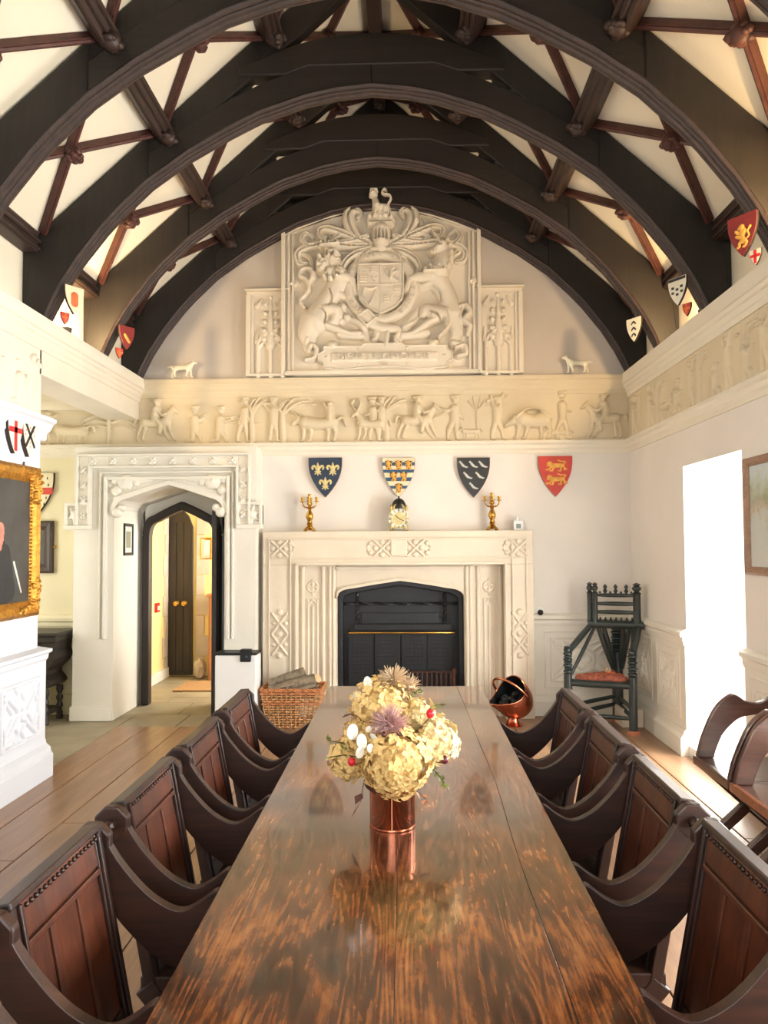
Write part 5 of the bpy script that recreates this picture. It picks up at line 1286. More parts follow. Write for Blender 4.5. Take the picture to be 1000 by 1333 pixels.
# ================================================================== ALCOVE: dark carved side table
st_ = thing('carved_side_table', 'dark carved oak side table in the alcove under the framed portrait', 'side table', (-3.45, 7.02, 0))
X1 = .31
MB().box(-.45, X1, -.2, .24, .80, .83).build('top', 'oak_carved', st_, bevel=.008)
MB().box(-.43, X1 - .02, -.18, .22, .74, .80).build('top_moulding', 'oak_carved', st_, bevel=.01)
prof = [(-.42, .74), (X1 - .03, .74), (X1 - .04, .66), (X1 - .02, .6), (X1 - .05, .55), (X1 - .12, .48), (X1 - .13, .44), (X1 - .09, .40), (X1 - .07, .36), (X1 - .1, .33), (X1 - .2, .3), (-.35, .3)]
fr_ = MB().poly(prof, 'y', -.16, .2).build('carved_frieze', 'oak_carved', st_, bevel=.006)
relief('scroll_carving', [('r', smooth_path([(.02, .3), (.14, .24), (.2, .32), (.12, .38), (.06, .34)], 4), .02, .02), ('r', smooth_path([(-.05, .2), (.08, .14), (.12, .06)], 4), .02, .02), ('r', [(.16, .12)], .03, .02), ('r', [(.02, .1)], .03, .02), ('r', smooth_path([(-.3, .3), (-.18, .24), (-.12, .32), (-.2, .38)], 4), .02, .02)], (0, -.16, .34), (1, 0, 0), (0, 0, 1), (0, -1, 0), 'oak_carved', fr_, .006)
for xx in (-.33, X1 - .13):
    for yy_ in (-.12, .16):
        pr = [(.03, 0), (.034, .03), (.02, .05)] + [(.026 + .008 * math.cos(k * 1.9), .05 + k * .022) for k in range(11)] + [(.03, .30), (.03, .31)]
        MB().lathe(pr, (xx, yy_, 0), 10).build('leg', 'oak_carved', st_, 50)
MB().box(-.34, X1 - .12, -.13, -.11, .08, .12).box(-.34, X1 - .12, .15, .17, .08, .12).box(X1 - .145, X1 - .115, -.12, .16, .08, .12).build('stretcher', 'oak_carved', st_, bevel=.005)

# ================================================================== white appliance by the door
ap = thing('air_purifier', 'white boxy appliance with black top edge standing beside the fireplace', 'appliance', (-1.5, 6.72, 0))
MB().box(-.19, .175, -.0, .22, .03, .645).build('body', 'white_enamel', ap, bevel=.012)
MB().box(-.19, .175, .005, .215, .645, .668).build('top_trim', 'black', ap, bevel=.006)
MB().box(-.17, .16, .01, .2, 0, .03).build('base', 'black', ap)
cb = MB().box(.035, .13, -.02, .05, .59, .70).build('control_box', 'black', ap, bevel=.008)
MB().box(.085, .105, -.022, -.02, .63, .645).build('display', 'shield_blue', cb)

# ================================================================== log basket
bk = thing('log_basket', 'square honey wicker log basket standing in front of the fireplace', 'basket', (-1.03, 6.95, 0))
WB, WT, HB = .215, .262, .33
def bw_(z): return WB + (WT - WB) * z / HB
def bdp(z): return .68 * bw_(z)
m = MB()
stakes = []
per = []
for i in range(13): per.append((-1 + 2 * i / 12, -1))
for i in range(1, 8): per.append((1, -1 + 2 * i / 8))
for i in range(13): per.append((1 - 2 * i / 12, 1))
for i in range(1, 8): per.append((-1, 1 - 2 * i / 8))
for a, b in per: m.tube([(a * bw_(0), b * bdp(0), 0), (a * bw_(HB), b * bdp(HB), HB)], .006, 5)
m.build('stakes', 'wicker', bk, 60)
bk_mat = lambda z: 'wicker_dark' if (.195 < z < .235 or z > .295) else 'wicker'
rows = 15
for r in range(rows):
    z = .008 + r * (HB - .016) / (rows - 1); pth = []
    N_ = len(per)
    for k in range(N_ * 2):
        i = k // 2; a0, b0 = per[i]; a1, b1 = per[(i + 1) % N_]
        f = .5 * (k % 2); a, b = a0 + (a1 - a0) * f, b0 + (b1 - b0) * f
        o_ = (.011 if (i + r) % 2 else -.008) if k % 2 == 0 else .001
        if abs(a) > .999: nx, ny = math.copysign(1, a), 0
        else: nx, ny = 0, math.copysign(1, b)
        pth.append((a * bw_(z) + nx * o_, b * bdp(z) + ny * o_, z))
    if r % 2 == 0 or bk_mat(z) == 'wicker_dark' or True:
        MB().tube(pth, .0068 if bk_mat(z) == 'wicker' else .0095, 5, True).build('weaver', bk_mat(z), bk, 60)
m = MB()
for ph in (0, 2, 4):
    pth = []
    for k in range(len(per) * 3):
        i = k // 3; f = (k % 3) / 3; a0, b0 = per[i]; a1, b1 = per[(i + 1) % len(per)]; a, b = a0 + (a1 - a0) * f, b0 + (b1 - b0) * f
        pth.append((a * (WT + .004) + .007 * math.cos(k * .9 + ph), b * (.68 * WT + .004) + .007 * math.cos(k * .9 + ph), HB + .006 + .008 * math.sin(k * .9 + ph)))
    m.tube(pth, .007, 5, True)
m.build('rim', 'wicker_dark', bk, 60)
MB().box(-WB, WB, -.68 * WB, .68 * WB, .004, .014).build('base', 'wicker', bk)
# logs
def log(p, q, r, label, split=False, seed=0):
    rnd = random.Random(seed); p, q = Vector(p), Vector(q); c = (p + q) / 2; d = (q - p); L = d.length; M = d.to_track_quat('Z', 'Y').to_matrix()
    t = thing('log', label, 'log', (-1.03 + c.x, 6.95 + c.y, c.z), 0, 'logs in the basket')
    n = 14; prof = []; rad = [r * (1 + rnd.uniform(-.12, .12)) for _ in range(n)]
    if split: rad = [x * (.35 if i > n * .55 else 1) for i, x in enumerate(rad)]
    vs = []; fs = []
    for j in range(6):
        z = -L / 2 + L * j / 5
        for i in range(n):
            a = 2 * PI * i / n; rr = rad[i] * (1 + rnd.uniform(-.05, .05)); vs.append(tuple(M @ Vector((rr * math.cos(a), rr * math.sin(a), z))))
    for j in range(5):
        for i in range(n): fs.append((j * n + i, j * n + (i + 1) % n, (j + 1) * n + (i + 1) % n, (j + 1) * n + i))
    MB().add(vs, fs).build('bark', 'bark', t, 50)
    for j in (0, 5):
        e = [Vector(v) for v in vs[j * n:(j + 1) * n]]; MB().add([tuple(v) for v in e], [tuple(range(n))]).build('cut_end', 'cut_wood', t)
log((-.22, -.05, .36), (.10, .02, .46), .05, 'bark-covered log slanting uppermost at back of the basket', False, 1)
log((-.06, -.09, .35), (.20, -.04, .41), .048, 'thick bark-covered log lying over the middle of the basket', False, 2)
log((-.20, -.12, .325), (.02, -.10, .375), .036, 'split pale log at front of the basket', True, 3)
log((.02, -.13, .31), (.21, -.10, .36), .034, 'split log at front right of the basket rim', True, 4)
log((.14, .05, .33), (.22, -.02, .41), .04, 'short dark log at the end of the basket', False, 5)
log((-.2, .1, .30), (.2, .1, .32), .05, 'log lying under the others at the back of the basket', False, 6)
log((-.2, -.02, .27), (.2, -.02, .27), .05, 'log lying lowest in the middle of the basket', False, 7)

# ================================================================== coal scuttle
sc = thing('coal_scuttle', 'copper helmet coal scuttle filled with coal beside the fireplace', 'coal scuttle', (.93, 6.92, 0), 0)
MB().lathe([(.085, 0), (.09, .01), (.07, .025), (.05, .05), (.05, .075), (.075, .09)], (0, 0, 0), 20).build('foot', 'copper_dark', sc, 40)
Ms = Matrix.Rotation(math.radians(52), 3, 'X') @ Matrix.Identity(3)
Ms = Matrix.Rotation(math.radians(48), 3, 'Z').transposed() @ Matrix.Rotation(math.radians(46), 3, 'X')
def scut(k, rin):
    vs = []; fs = []; n = 24; zs = [(-.16, .03), (-.155, .09), (-.13, .135), (-.07, .16), (0, .168), (.06, .165), (.11, .16)]
    for z, r in zs:
        for i in range(n):
            a = 2 * PI * i / n; lip = max(0, -math.cos(a)) ** 3 * .10 * max(0, (z + .02) / .13); dip = abs(math.sin(a)) ** 2 * .05 * max(0, z / .11)
            vs.append(tuple(Ms @ Vector(((r - rin) * math.sin(a), (r - rin) * math.cos(a) * 1.0 - lip * .5, z + lip * .8 - dip + rin * .3)) + Vector((0, 0, .24))))
    for j in range(len(zs) - 1):
        for i in range(n): fs.append((j * n + i, j * n + (i + 1) % n, (j + 1) * n + (i + 1) % n, (j + 1) * n + i))
    fs.append(tuple(range(n))); return vs, fs, n, len(zs)
vs, fs, n, k = scut(0, 0); bo = MB().add(vs, fs).build('bowl', 'copper_dark', sc, 50)
v2, f2, n, k = scut(0, .006); MB().add(v2, f2).build('lining', 'iron', sc, 50)
MB().tube(vs[(k - 1) * n:], .006, 6, True).build('rim', 'copper', sc, 60)
hp = [tuple(Ms @ Vector((.172 * math.cos(a), .02, .04 + .21 * math.sin(a))) + Vector((0, 0, .24))) for a in [PI * i / 16 for i in range(17)]]
MB().tube(hp, .011, 8).build('handle', 'copper', sc, 60)
rn = random.Random(5)
for i in range(22):
    a = rn.uniform(0, 2 * PI); q = rn.uniform(0, .11); p = Ms @ Vector((q * math.sin(a), q * math.cos(a) - .03, rn.uniform(-.05, .04))) + Vector((0, 0, .24))
    r = rn.uniform(.022, .036); m = MB().ball((0, 0, 0), r, 7, (1, .8, .75)); m.v = [(x + rn.uniform(-.2, .2) * r, y + rn.uniform(-.2, .2) * r, z + rn.uniform(-.2, .2) * r) for x, y, z in m.v]
    o = m.build('coal_lump', 'coal'); o.location = (.93 + p.x, 6.92 + p.y, p.z); tag(o, 'black lump of coal in the copper scuttle', 'coal', 'coal in the scuttle')
# ================================================================== SHIELDS
def shield_out(w, h, n=10):
    R = [(w / 2, h * .5)]; 
    side = []
    for i in range(n + 1):
        t = i / n; side.append((w / 2 * (1 - max(0, (t - .12) / .88) ** 2.1) if t > .12 else w / 2, h / 2 - h * t))
    side[-1] = (0, -h / 2)
    return [(-w / 2, h / 2)] + [] + [p for p in [(w / 2, h / 2)]] + side[1:] + [(-p[0], p[1]) for p in side[-2:0:-1]]
def shield(label, loc, rz, w, h, face, edge, group, tilt=0, d=.035):
    t = thing('heraldic_shield', label, 'shield', loc, rz, group); t.rotation_euler = (tilt, 0, rz)
    MB().poly(shield_out(w, h), 'y', -d, 0).build('board', edge, t, bevel=.004)
    MB().poly(shield_out(w * .985, h * .985), 'y', -d - .004, -d).build('face', face, t)
    return t
def charge(t, name, S, mat, d=.039, res=.0035): return relief(name, S, (0, -d, 0), (1, 0, 0), (0, 0, 1), (0, -1, 0), mat, t, res, 1, .001)
def fleur(x, y, k=1.0):
    S = [('r', [(x, y - .035 * k), (x, y + .01 * k), (x, y + .05 * k)], [.008 * k, .015 * k, .003 * k], .008)]
    for s in (-1, 1):
        S.append(('r', smooth_path([(x + s * .008 * k, y - .025 * k), (x + s * .018 * k, y + .01 * k), (x + s * .036 * k, y + .022 * k), (x + s * .048 * k, y + .01 * k), (x + s * .042 * k, y - .004 * k)], 3), [.006 * k] * 4 + [.009 * k] * 4 + [.007 * k] * 5, .008))
        S.append(('r', [(x + s * .006 * k, y - .032 * k), (x + s * .025 * k, y - .046 * k)], [.006 * k, .004 * k], .006))
    S.append(('r', [(x - .022 * k, y - .026 * k), (x + .022 * k, y - .026 * k)], .005 * k, .01)); S.append(('r', [(x, y - .03 * k), (x, y - .055 * k)], [.007 * k, .004 * k], .006))
    return S
def martlet(x, y, k=1.0):
    return [('r', smooth_path([(x - .03 * k, y + .025 * k), (x - .018 * k, y + .012 * k), (x - .004 * k, y - .006 * k), (x + .02 * k, y - .018 * k), (x + .038 * k, y - .02 * k)], 3), [.007 * k] * 3 + [.010 * k] * 5 + [.007 * k] * 3 + [.004 * k] * 2, .006), ('r', [(x - .032 * k, y + .027 * k)], .009 * k, .006)]
def lion_pass(x, y, k=1.0):
    S = [('r', [(x - .03 * k, y), (x + .045 * k, y + .004 * k)], [.018 * k, .014 * k], .008), ('r', [(x - .05 * k, y + .014 * k)], .02 * k, .01), ('r', [(x - .062 * k, y + .006 * k)], .01 * k, .009)]
    for a, b, c, d in ((-.035, -.01, -.06, -.028), (-.02, -.01, -.03, -.036), (.035, -.006, .03, -.034), (.048, -.004, .07, -.026)): S.append(('r', [(x + a * k, y + b * k), (x + c * k, y + d * k), (x + (c - .014) * k, y + d * k)], .0065 * k, .006))
    S.append(('r', smooth_path([(x + .05 * k, y + .01 * k), (x + .066 * k, y + .03 * k), (x + .03 * k, y + .034 * k), (x + .01 * k, y + .042 * k)], 3), .004 * k, .006)); return S
def lion_ramp(x, y, k=1.0):
    return [('r', [(x + .006 * k, y + .014 * k), (x - .002 * k, y - .004 * k), (x + .004 * k, y - .02 * k)], [.013 * k, .010 * k, .012 * k], .006), ('r', [(x - .002 * k, y + .031 * k)], .0125 * k, .007), ('r', [(x - .013 * k, y + .029 * k)], .006 * k, .006),
            ('r', [(x, y + .016 * k), (x - .016 * k, y + .012 * k), (x - .026 * k, y + .022 * k)], .0055 * k, .005), ('r', [(x, y + .006 * k), (x - .014 * k, y - .004 * k), (x - .024 * k, y + .002 * k)], .0055 * k, .005),
            ('r', [(x + .002 * k, y - .018 * k), (x - .012 * k, y - .026 * k), (x - .012 * k, y - .040 * k), (x - .020 * k, y - .041 * k)], [.008 * k, .006 * k, .005 * k, .005 * k], .005),
            ('r', [(x + .008 * k, y - .02 * k), (x + .018 * k, y - .03 * k), (x + .012 * k, y - .042 * k), (x + .004 * k, y - .043 * k)], [.008 * k, .006 * k, .005 * k, .005 * k], .005),
            ('r', smooth_path([(x + .012 * k, y - .018 * k), (x + .028 * k, y - .008 * k), (x + .022 * k, y + .01 * k), (x + .032 * k, y + .022 * k)], 3), .0032 * k, .005), ('r', [(x + .032 * k, y + .024 * k)], .006 * k, .005)]
G1 = 'painted shields over the mantelpiece'
def wall_sh(px, py0, py1, w, **kw):
    x, z1 = PY(px, py0, YB); z0 = PY(px, py1, YB)[1]; return (x, YB, (z0 + z1) / 2), w, z1 - z0
loc, w_, h_ = wall_sh(424, 596, 648, .325)
t = shield('navy shield with three pale gold fleurs-de-lis above the mantelpiece', loc, 0, w_, h_, 'shield_navy', 'shield_edge', G1)
charge(t, 'fleur_de_lis', fleur(-.072, .085, 1.15) + fleur(.072, .085, 1.15) + fleur(0, -.055, 1.15), 'paint_pale_gold')
loc, w_, h_ = wall_sh(519, 596, 648, .315)
t = shield('cream and blue barred shield with six gold lions above the clock', loc, 0, w_, h_ - .005, 'shield_cream', 'shield_edge', G1)
for zt, zb in ((.145, .112), (.075, .045), (.0, -.035), (-.08, -.108)):
    def half(z):
        tt = (h_ / 2 - z) / h_; return w_ / 2 * .98 * (1 - (max(0, (tt - .12) / .88)) ** 2.1)
    MB().poly([(-half(zt), zt), (half(zt), zt), (half(zb), zb), (-half(zb), zb)], 'y', -.042, -.038).build('bar', 'shield_blue', t)
for ex, ez in ((-.095, .115), (0, .115), (.095, .115), (-.048, .005), (.048, .005), (0, -.105)):
    e = MB(); e.poly([(ex + a * .9, ez + b * .9) for a, b in shield_out(.072, .095)], 'y', -.046, -.04); e = e.build('escutcheon', 'shield_black', t)
    charge(t, 'lion', lion_ramp(ex, ez + .006, 1.0), 'paint_gold', .046, .003)
loc, w_, h_ = wall_sh(616, 596, 648, .315)
t = shield('black shield with six silver martlets beside the candelabrum', loc, 0, w_, h_, 'shield_black', 'shield_edge', G1)
charge(t, 'martlet', sum([martlet(a, b, 1.05) for a, b in ((-.095, .12), (0, .12), (.09, .12), (-.055, .015), (.06, .015), (0, -.085))], []), 'paint_silver')
loc, w_, h_ = wall_sh(722, 594, 647, .325)
t = shield('red shield with two walking gold lions to the right of the others', loc, 0, w_, h_, 'shield_red', 'shield_edge', G1)
charge(t, 'lion', lion_pass(.01, .10, 1.3) + lion_pass(.01, -.03, 1.3), 'paint_gold')
# alcove shield, partly behind the pier
x, z = PY(48, 644, YB - .012)
t = shield('cream shield with red band and gold disc on the alcove wall', (x, YB - .012, z), 0, .36, .42, 'shield_cream', 'shield_dark', 'alcove shields')
MB().poly([(-.175, .065), (.175, .065), (.172, .0), (-.172, .0)], 'y', -.043, -.038).build('red_band', 'shield_red', t)
MB().lathe([(.03, 0), (.03, .004), (0, .006)], (.06, -.043, .032), 16, Matrix.Rotation(PI / 2, 3, 'X')).build('gold_disc', 'paint_gold', t)
charge(t, 'ermine_spots', [('r', [(a, b), (a, b + .02)], [.007, .003], .003) for a, b in ((.05, .15), (.12, .15), (.085, .105), (.05, .085), (.13, .085), (.06, -.06), (.11, -.04), (.04, -.12), (.09, -.1), (-.05, .13), (-.1, .1), (-.06, -.07))], 'shield_dark')
# pair on the pier
y_, z_ = PX(42, 573, XL)
for dy, lab, mt in ((-.13, 'white shield with a red cross on the white pier above the gilt frame', 'cross'), (.03, 'white spotted shield with dark saltire on the edge of the pier', 'saltire')):
    t = shield(lab, (XL, 5.1 + dy * 1.2, z_), PI / 2, .185, .26, 'ivory', 'shield_dark', 'paired shields on the pier', 0, .03)
    if mt == 'cross':
        MB().box(-.018, .018, -.036, -.033, -.11, .125).box(-.085, .085, -.036, -.033, .01, .045).build('cross', 'paint_red', t)
    else:
        MB().bar((-.08, -.036, .12), (.06, -.036, -.06), .02, .004, (0, 1, 0)).bar((.08, -.036, .12), (-.06, -.036, -.06), .02, .004, (0, 1, 0)).build('saltire', 'shield_dark', t)
        charge(t, 'spots', [('r', [(a, b)], .006, .003) for a, b in ((0, .1), (0, .07), (-.05, .05), (.05, .05), (-.06, .02), (.06, .02), (0, -.03), (0, -.06), (.02, .0), (-.02, 0))], 'paint_red', .034)
# shields on the truss feet, each with a little painted tail piece below
def foot_shield(s, y, label, face, kind, z=3.42, size=1.0):
    u = 2.15; t = shield(label, (XC + s * u, y + .03, z), -s * 1.0, .15 * size, .2 * size, face, 'shield_dark', 'small shields on the truss feet', 0, .022)
    if kind == 'lion': charge(t, 'lion', lion_ramp(0, .0, 1.5), 'paint_gold', .026, .003)
    if kind == 'chequer':
        m = MB()
        for i in range(3):
            for j in range(2):
                if True: m.box(-.045 + i * .036 - (j % 2) * .0, -.045 + i * .036 + .02, -.029, -.026, .02 - j * .035 - (i % 2) * .016, .036 - j * .035 - (i % 2) * .016)
        m.box(-.07, .07, -.029, -.026, .075, .095); m.build('chequers', 'shield_black', t)
    if kind == 'marks': charge(t, 'marks', [('r', smooth_path([(-.02, b), (0, b + .018), (.02, b)], 3), .007, .003) for b in (.05, .0, -.05)], 'shield_black', .026, .003)
    if kind == 'blotch': charge(t, 'device', [('r', [(0, .03), (0, -.02)], .03, .004)], 'paint_orange', .026, .003)
    if kind == 'gold_edge': charge(t, 'device', [('r', [(-.02, .02), (.02, -.03)], .014, .004)], 'paint_gold', .026, .003)
    return t
foot_shield(-1, 5.33, 'small gold and orange shield on truss foot above the gold-lit ledge', 'shield_cream', 'blotch', 3.36)
foot_shield(-1, 6.36, 'small red shield on truss foot, door side near the gable', 'shield_maroon', 'gold_edge', 3.37)  # red face darkened: shade at the truss foot is put into its colour
foot_shield(1, 4.29, 'dark red lion shield on truss foot, window side', 'shield_maroon', 'lion', 3.33, 1.2)
foot_shield(1, 5.33, 'black and white chequered shield on truss foot, window side', 'ivory', 'chequer', 3.36)
foot_shield(1, 6.36, 'white shield with three black marks on truss foot, window side', 'ivory', 'marks', 3.38)
for s, y, z, lab in ((1, 4.30, 3.19, 'small white pennon with red cross below the dark red lion shield'), (1, 5.35, 3.22, 'small red pennon below the chequered shield'), (-1, 5.35, 3.22, 'small red pennon below the gold and orange shield'), (-1, 6.38, 3.23, 'small red pennon below the red shield near the gable')):
    t = thing('pennon', lab, 'pennon', (XC + s * 2.19, y - .03, z), -s * 1.0, 'little pennons under the foot shields')
    MB().poly(shield_out(.07, .09), 'y', -.012, 0).build('board', 'shield_dark', t)
    MB().poly(shield_out(.066, .086), 'y', -.014, -.012).build('face', 'ivory' if 'white' in lab else 'shield_red', t)
    MB().box(-.008, .008, -.017, -.014, -.035, .04).box(-.03, .03, -.017, -.014, .0, .015).build('cross', 'paint_red' if 'white' in lab else 'paint_orange', t)

# ================================================================== PICTURES
def frame_mesh(w, h, fw, d, mat, t, name='frame', lip=.3):
    """bevelled picture frame in the x-z plane facing -y"""
    prof = [(0, 0), (0, -d * .7), (fw * .25, -d), (fw * .6, -d * .8), (fw, -d * .35), (fw, 0)]
    m = MB(); cor = [(-1, -1), (1, -1), (1, 1), (-1, 1)]; vs = []; n = len(prof)
    for sx, sz in cor:
        for o_, y in prof: vs.append((sx * (w / 2 - o_), y, sz * (h / 2 - o_)))
    fs = []
    for c in range(4):
        for k in range(n - 1): a, b = c * n + k, ((c + 1) % 4) * n + k; fs.append((a, b, b + 1, a + 1))
    return m.add(vs, fs).build(name, mat, t)
# gilt portrait on the pier (runs out of the photograph)
y0, z1 = PX(46, 612, XL); z0 = PX(46, 798, XL)[1]
pw_, ph_ = .95, z1 - z0 + .02
pt = thing('gilt_framed_portrait', 'dark portrait in broad carved gilt frame on the white pier', 'painting', (XL, y0 - pw_ / 2, (z0 + z1) / 2), PI / 2)
fm_ = frame_mesh(pw_, ph_, .105, .055, 'gilt', pt)
MB().box(-pw_ / 2 + .1, pw_ / 2 - .1, -.016, -.004, -ph_ / 2 + .1, ph_ / 2 - .1).build('canvas', 'canvas_dark', pt)
relief('painted_figure', [('r', [(-.005, .07), (-.005, .0)], [.05, .04], .0015), ('r', [(-.01, .0), (-.01, -.04)], .03, .001)], (0, -.016, 0), (1, 0, 0), (0, 0, 1), (0, -1, 0), 'skin_paint', pt, .006, 1, .0005)
relief('painted_coat', [('r', [(-.02, -.08), (-.04, -.34)], [.10, .16], .001), ('r', [(.06, -.08), (.12, -.32)], [.06, .07], .001)], (0, -.016, 0), (1, 0, 0), (0, 0, 1), (0, -1, 0), 'shield_black', pt, .008, 1, .0003)
relief('painted_baton', [('r', [(.17, -.14), (.27, -.34)], [.010, .005], .0015)], (0, -.017, 0), (1, 0, 0), (0, 0, 1), (0, -1, 0), 'paint_silver', pt, .004, 1, .0005)
rn = random.Random(11)
for sx, sz in ((1, 1), (1, -1), (-1, 1), (-1, -1)):
    S = []
    for k in range(26):
        q = rn.uniform(0, .22); o_ = rn.uniform(-.03, .03)
        a = (sx * (pw_ / 2 - .05 + o_), sz * (ph_ / 2 - .05 - q)) if k % 2 else (sx * (pw_ / 2 - .05 - q), sz * (ph_ / 2 - .05 + o_))
        S.append(('r', [a, (a[0] + rn.uniform(-.02, .02), a[1] + rn.uniform(-.02, .02))], rn.uniform(.008, .016), .022))
    relief('corner_carving', S, (0, -.042, 0), (1, 0, 0), (0, 0, 1), (0, -1, 0), 'gilt', fm_, .005)
m = MB()
for k in range(34):
    z = -ph_ / 2 + .11 + k * (ph_ - .22) / 33
    for s in (-1, 1): m.ball((s * (pw_ / 2 - .1), -.03, z), .009, 6)
m.build('bead_edge', 'gilt', fm_, 60)['kind'] = 'stuff'
MB().tube([(pw_ / 2 - .18, -.01, ph_ / 2), (pw_ / 2 - .18, -.01, ph_ / 2 + .03)], .006, 6).build('hook', 'iron', pt)
# alcove dark frame
x1, z1 = PY(71, 678, YB - .012); z0 = PY(71, 746, YB - .012)[1]
t = thing('dark_framed_portrait', 'small dark portrait in deep grey-brown frame on the alcove wall', 'painting', (x1 - .19, YB - .012, (z0 + z1) / 2), 0)
frame_mesh(.38, z1 - z0, .09, .05, 'frame_dark', t); MB().box(-.11, .11, -.016, 0, -(z1 - z0) / 2 + .08, (z1 - z0) / 2 - .08).build('canvas', 'canvas_dark', t)
MB().lathe([(.0, 0), (.014, .004), (.014, .02), (.006, .024), (.006, .03)], (.19, -.02, .0), 8, Matrix.Rotation(PI / 2, 3, 'Y')).build('knob', 'brass', t)
# print on the door reveal (left jamb faces +x)
yy0, zt = PX(178, 695, DX0); yy1, zb = PX(165, 733, DX0)
t = thing('small_framed_print', 'small print in thin black frame inside the doorway jamb', 'picture', (DX0, 7.42, 1.67), PI / 2)
frame_mesh(.24, .31, .028, .018, 'black', t); MB().box(-.095, .095, -.006, 0, -.13, .13).build('mount', 'paper_print', t); MB().box(-.06, .06, -.008, -.006, -.08, .08).build('print', 'grey_screen', t)
# brown framed print on the right wall
y1, zt = PX(972, 598, XR); zb = PX(981, 748, XR)[1]
t = thing('brown_framed_print', 'pale landscape print in brown wooden frame on the right wall', 'picture', (XR, y1 - .31, (zt + zb) / 2), -PI / 2)
frame_mesh(.62, zt - zb, .05, .035, 'frame_brown', t); MB().box(-.27, .27, -.008, 0, -(zt - zb) / 2 + .04, (zt - zb) / 2 - .04).build('print', 'landscape_print', t)
MB().box(-.265, .265, -.012, -.011, -(zt - zb) / 2 + .045, (zt - zb) / 2 - .045).build('glazing', 'glass', t)
# passage: gold framed picture, fire alarm, cabinet, mat
x, z = PY(269, 714, 9.5)
t = thing('gold_framed_print', 'small gold framed picture on the yellow passage wall', 'picture', (x, 9.5, z), 0)
frame_mesh(.15, .27, .03, .02, 'gilt', t); MB().box(-.05, .05, -.006, 0, -.11, .11).build('print', 'paper_print', t)
yv, zv = PX(203, 791, -2.97)
t = thing('fire_alarm_call_point', 'red fire alarm call point on the yellow passage wall', 'fire alarm', (-2.97, min(yv, 9.15), zv), PI / 2)
MB().box(-.055, .055, -.03, 0, -.055, .055).build('box', 'red_plastic', t, bevel=.006); MB().box(-.028, .028, -.033, -.03, -.03, .02).build('glass_plate', 'ivory', t)
t = thing('wooden_cupboard', 'tall narrow honey-coloured cupboard at the end of the passage', 'cupboard', (-2.18, 9.30, 0))
MB().box(-.2, .2, -.15, .18, 0, 1.0).build('body', 'cabinet_wood', t, bevel=.008); MB().box(-.22, .22, -.17, .18, 1.0, 1.03).build('top', 'cabinet_wood', t, bevel=.006)
d_ = MB().box(-.18, .18, -.165, -.15, .05, .96).build('door', 'cabinet_wood', t, bevel=.006); MB().ball((-.13, -.18, .5), .016, 8).build('knob', 'black', d_, 60)
x, z = PY(255, 888, 9.0)
t = MB().box(-.45, .45, -.3, .3, 0, .018).build('door_mat', 'mat_brown', None, bevel=.006); t.location = (-2.15, 8.78, 0); tag(t, 'brown bristle door mat on the passage floor', 'mat')
t = thing('stone_doorstop', 'rough grey stone on the floor at foot of passage quoins', 'stone', (-2.53, 9.33, 0))
m = MB().ball((0, 0, .12), .12, 12, (.6, .6, 1.0)); rn = random.Random(3); m.v = [(a + rn.uniform(-.015, .015), b + rn.uniform(-.015, .015), max(0, c)) for a, b, c in m.v]; m.build('block', 'quoin_stone', t)

# ================================================================== MANTELPIECE
MZ = 1.735
def candelabrum(px, label):
    x = PY(px, 688, 7.25)[0]; t = thing('candelabrum', label, 'candelabrum', (x, 7.255, MZ), 0, 'gilt candelabra on the mantelpiece')
    m = MB()
    for k in range(4):
        a = PI / 4 + k * PI / 2; m.tube(smooth_path([(0, 0, .05), (.03 * math.cos(a), .03 * math.sin(a), .035), (.055 * math.cos(a), .055 * math.sin(a), .012)], 4), [.012] * 5 + [.01] * 4, 6); m.ball((.056 * math.cos(a), .056 * math.sin(a), .011), .014, 8, (1, 1, .75))
    m.lathe([(.052, .015), (.046, .03), (.03, .04), (.02, .06)], (0, 0, 0), 16); m.build('base', 'brass', t, 50)
    m = MB().lathe([(.02, .055), (.03, .07), (.018, .085), (.02, .1), (.03, .12), (.036, .145), (.03, .17), (.02, .19), (.014, .205), (.022, .215), (.012, .23), (.012, .25)], (0, 0, 0), 14); leafy(m, (0, 0, .14), .038, 14, 3); leafy(m, (0, 0, .085), .028, 8, 4); m.build('stem', 'brass', t, 50)
    for k in range(4):
        a = k * PI / 2; c, s = math.cos(a), math.sin(a)
        br = MB().tube(smooth_path([(0, 0, .24), (.03 * c, .03 * s, .225), (.058 * c, .058 * s, .245), (.068 * c, .068 * s, .275)], 4), .006, 6); br.ball((.035 * c, .035 * s, .228), .011, 6); br = br.build('branch', 'brass', t, 60)
        MB().lathe([(.006, 0), (.022, .008), (.022, .012), (.01, .016), (.013, .035), (.017, .045), (.017, .05), (0, .05)], (.068 * c, .068 * s, .275), 10).build('candle_cup', 'brass', br, 50)
    m = MB().lathe([(.012, .24), (.02, .255), (.012, .27), (.02, .29), (.01, .305), (.022, .318), (.01, .324), (.015, .345), (.018, .355), (0, .357)], (0, 0, 0), 10); leafy(m, (0, 0, .265), .03, 9, 8); m.build('top_cup', 'brass', t, 50)
candelabrum(403, 'gilt candelabrum on the mantelpiece under the navy fleur-de-lis shield')
candelabrum(641, 'gilt candelabrum on the mantelpiece beside the black martlet shield')
x = PY(519.5, 688, 7.25)[0]
ck = thing('lantern_clock', 'brass lantern clock with white chapter ring on the mantelpiece', 'clock', (x, 7.255, MZ))
MB().box(-.07, .07, -.045, .05, .035, .20).build('case', 'brass_pale', ck, bevel=.004)
MB().box(-.08, .08, -.055, .06, .025, .04).box(-.078, .078, -.053, .058, .2, .212).build('plates', 'brass_pale', ck, bevel=.004)
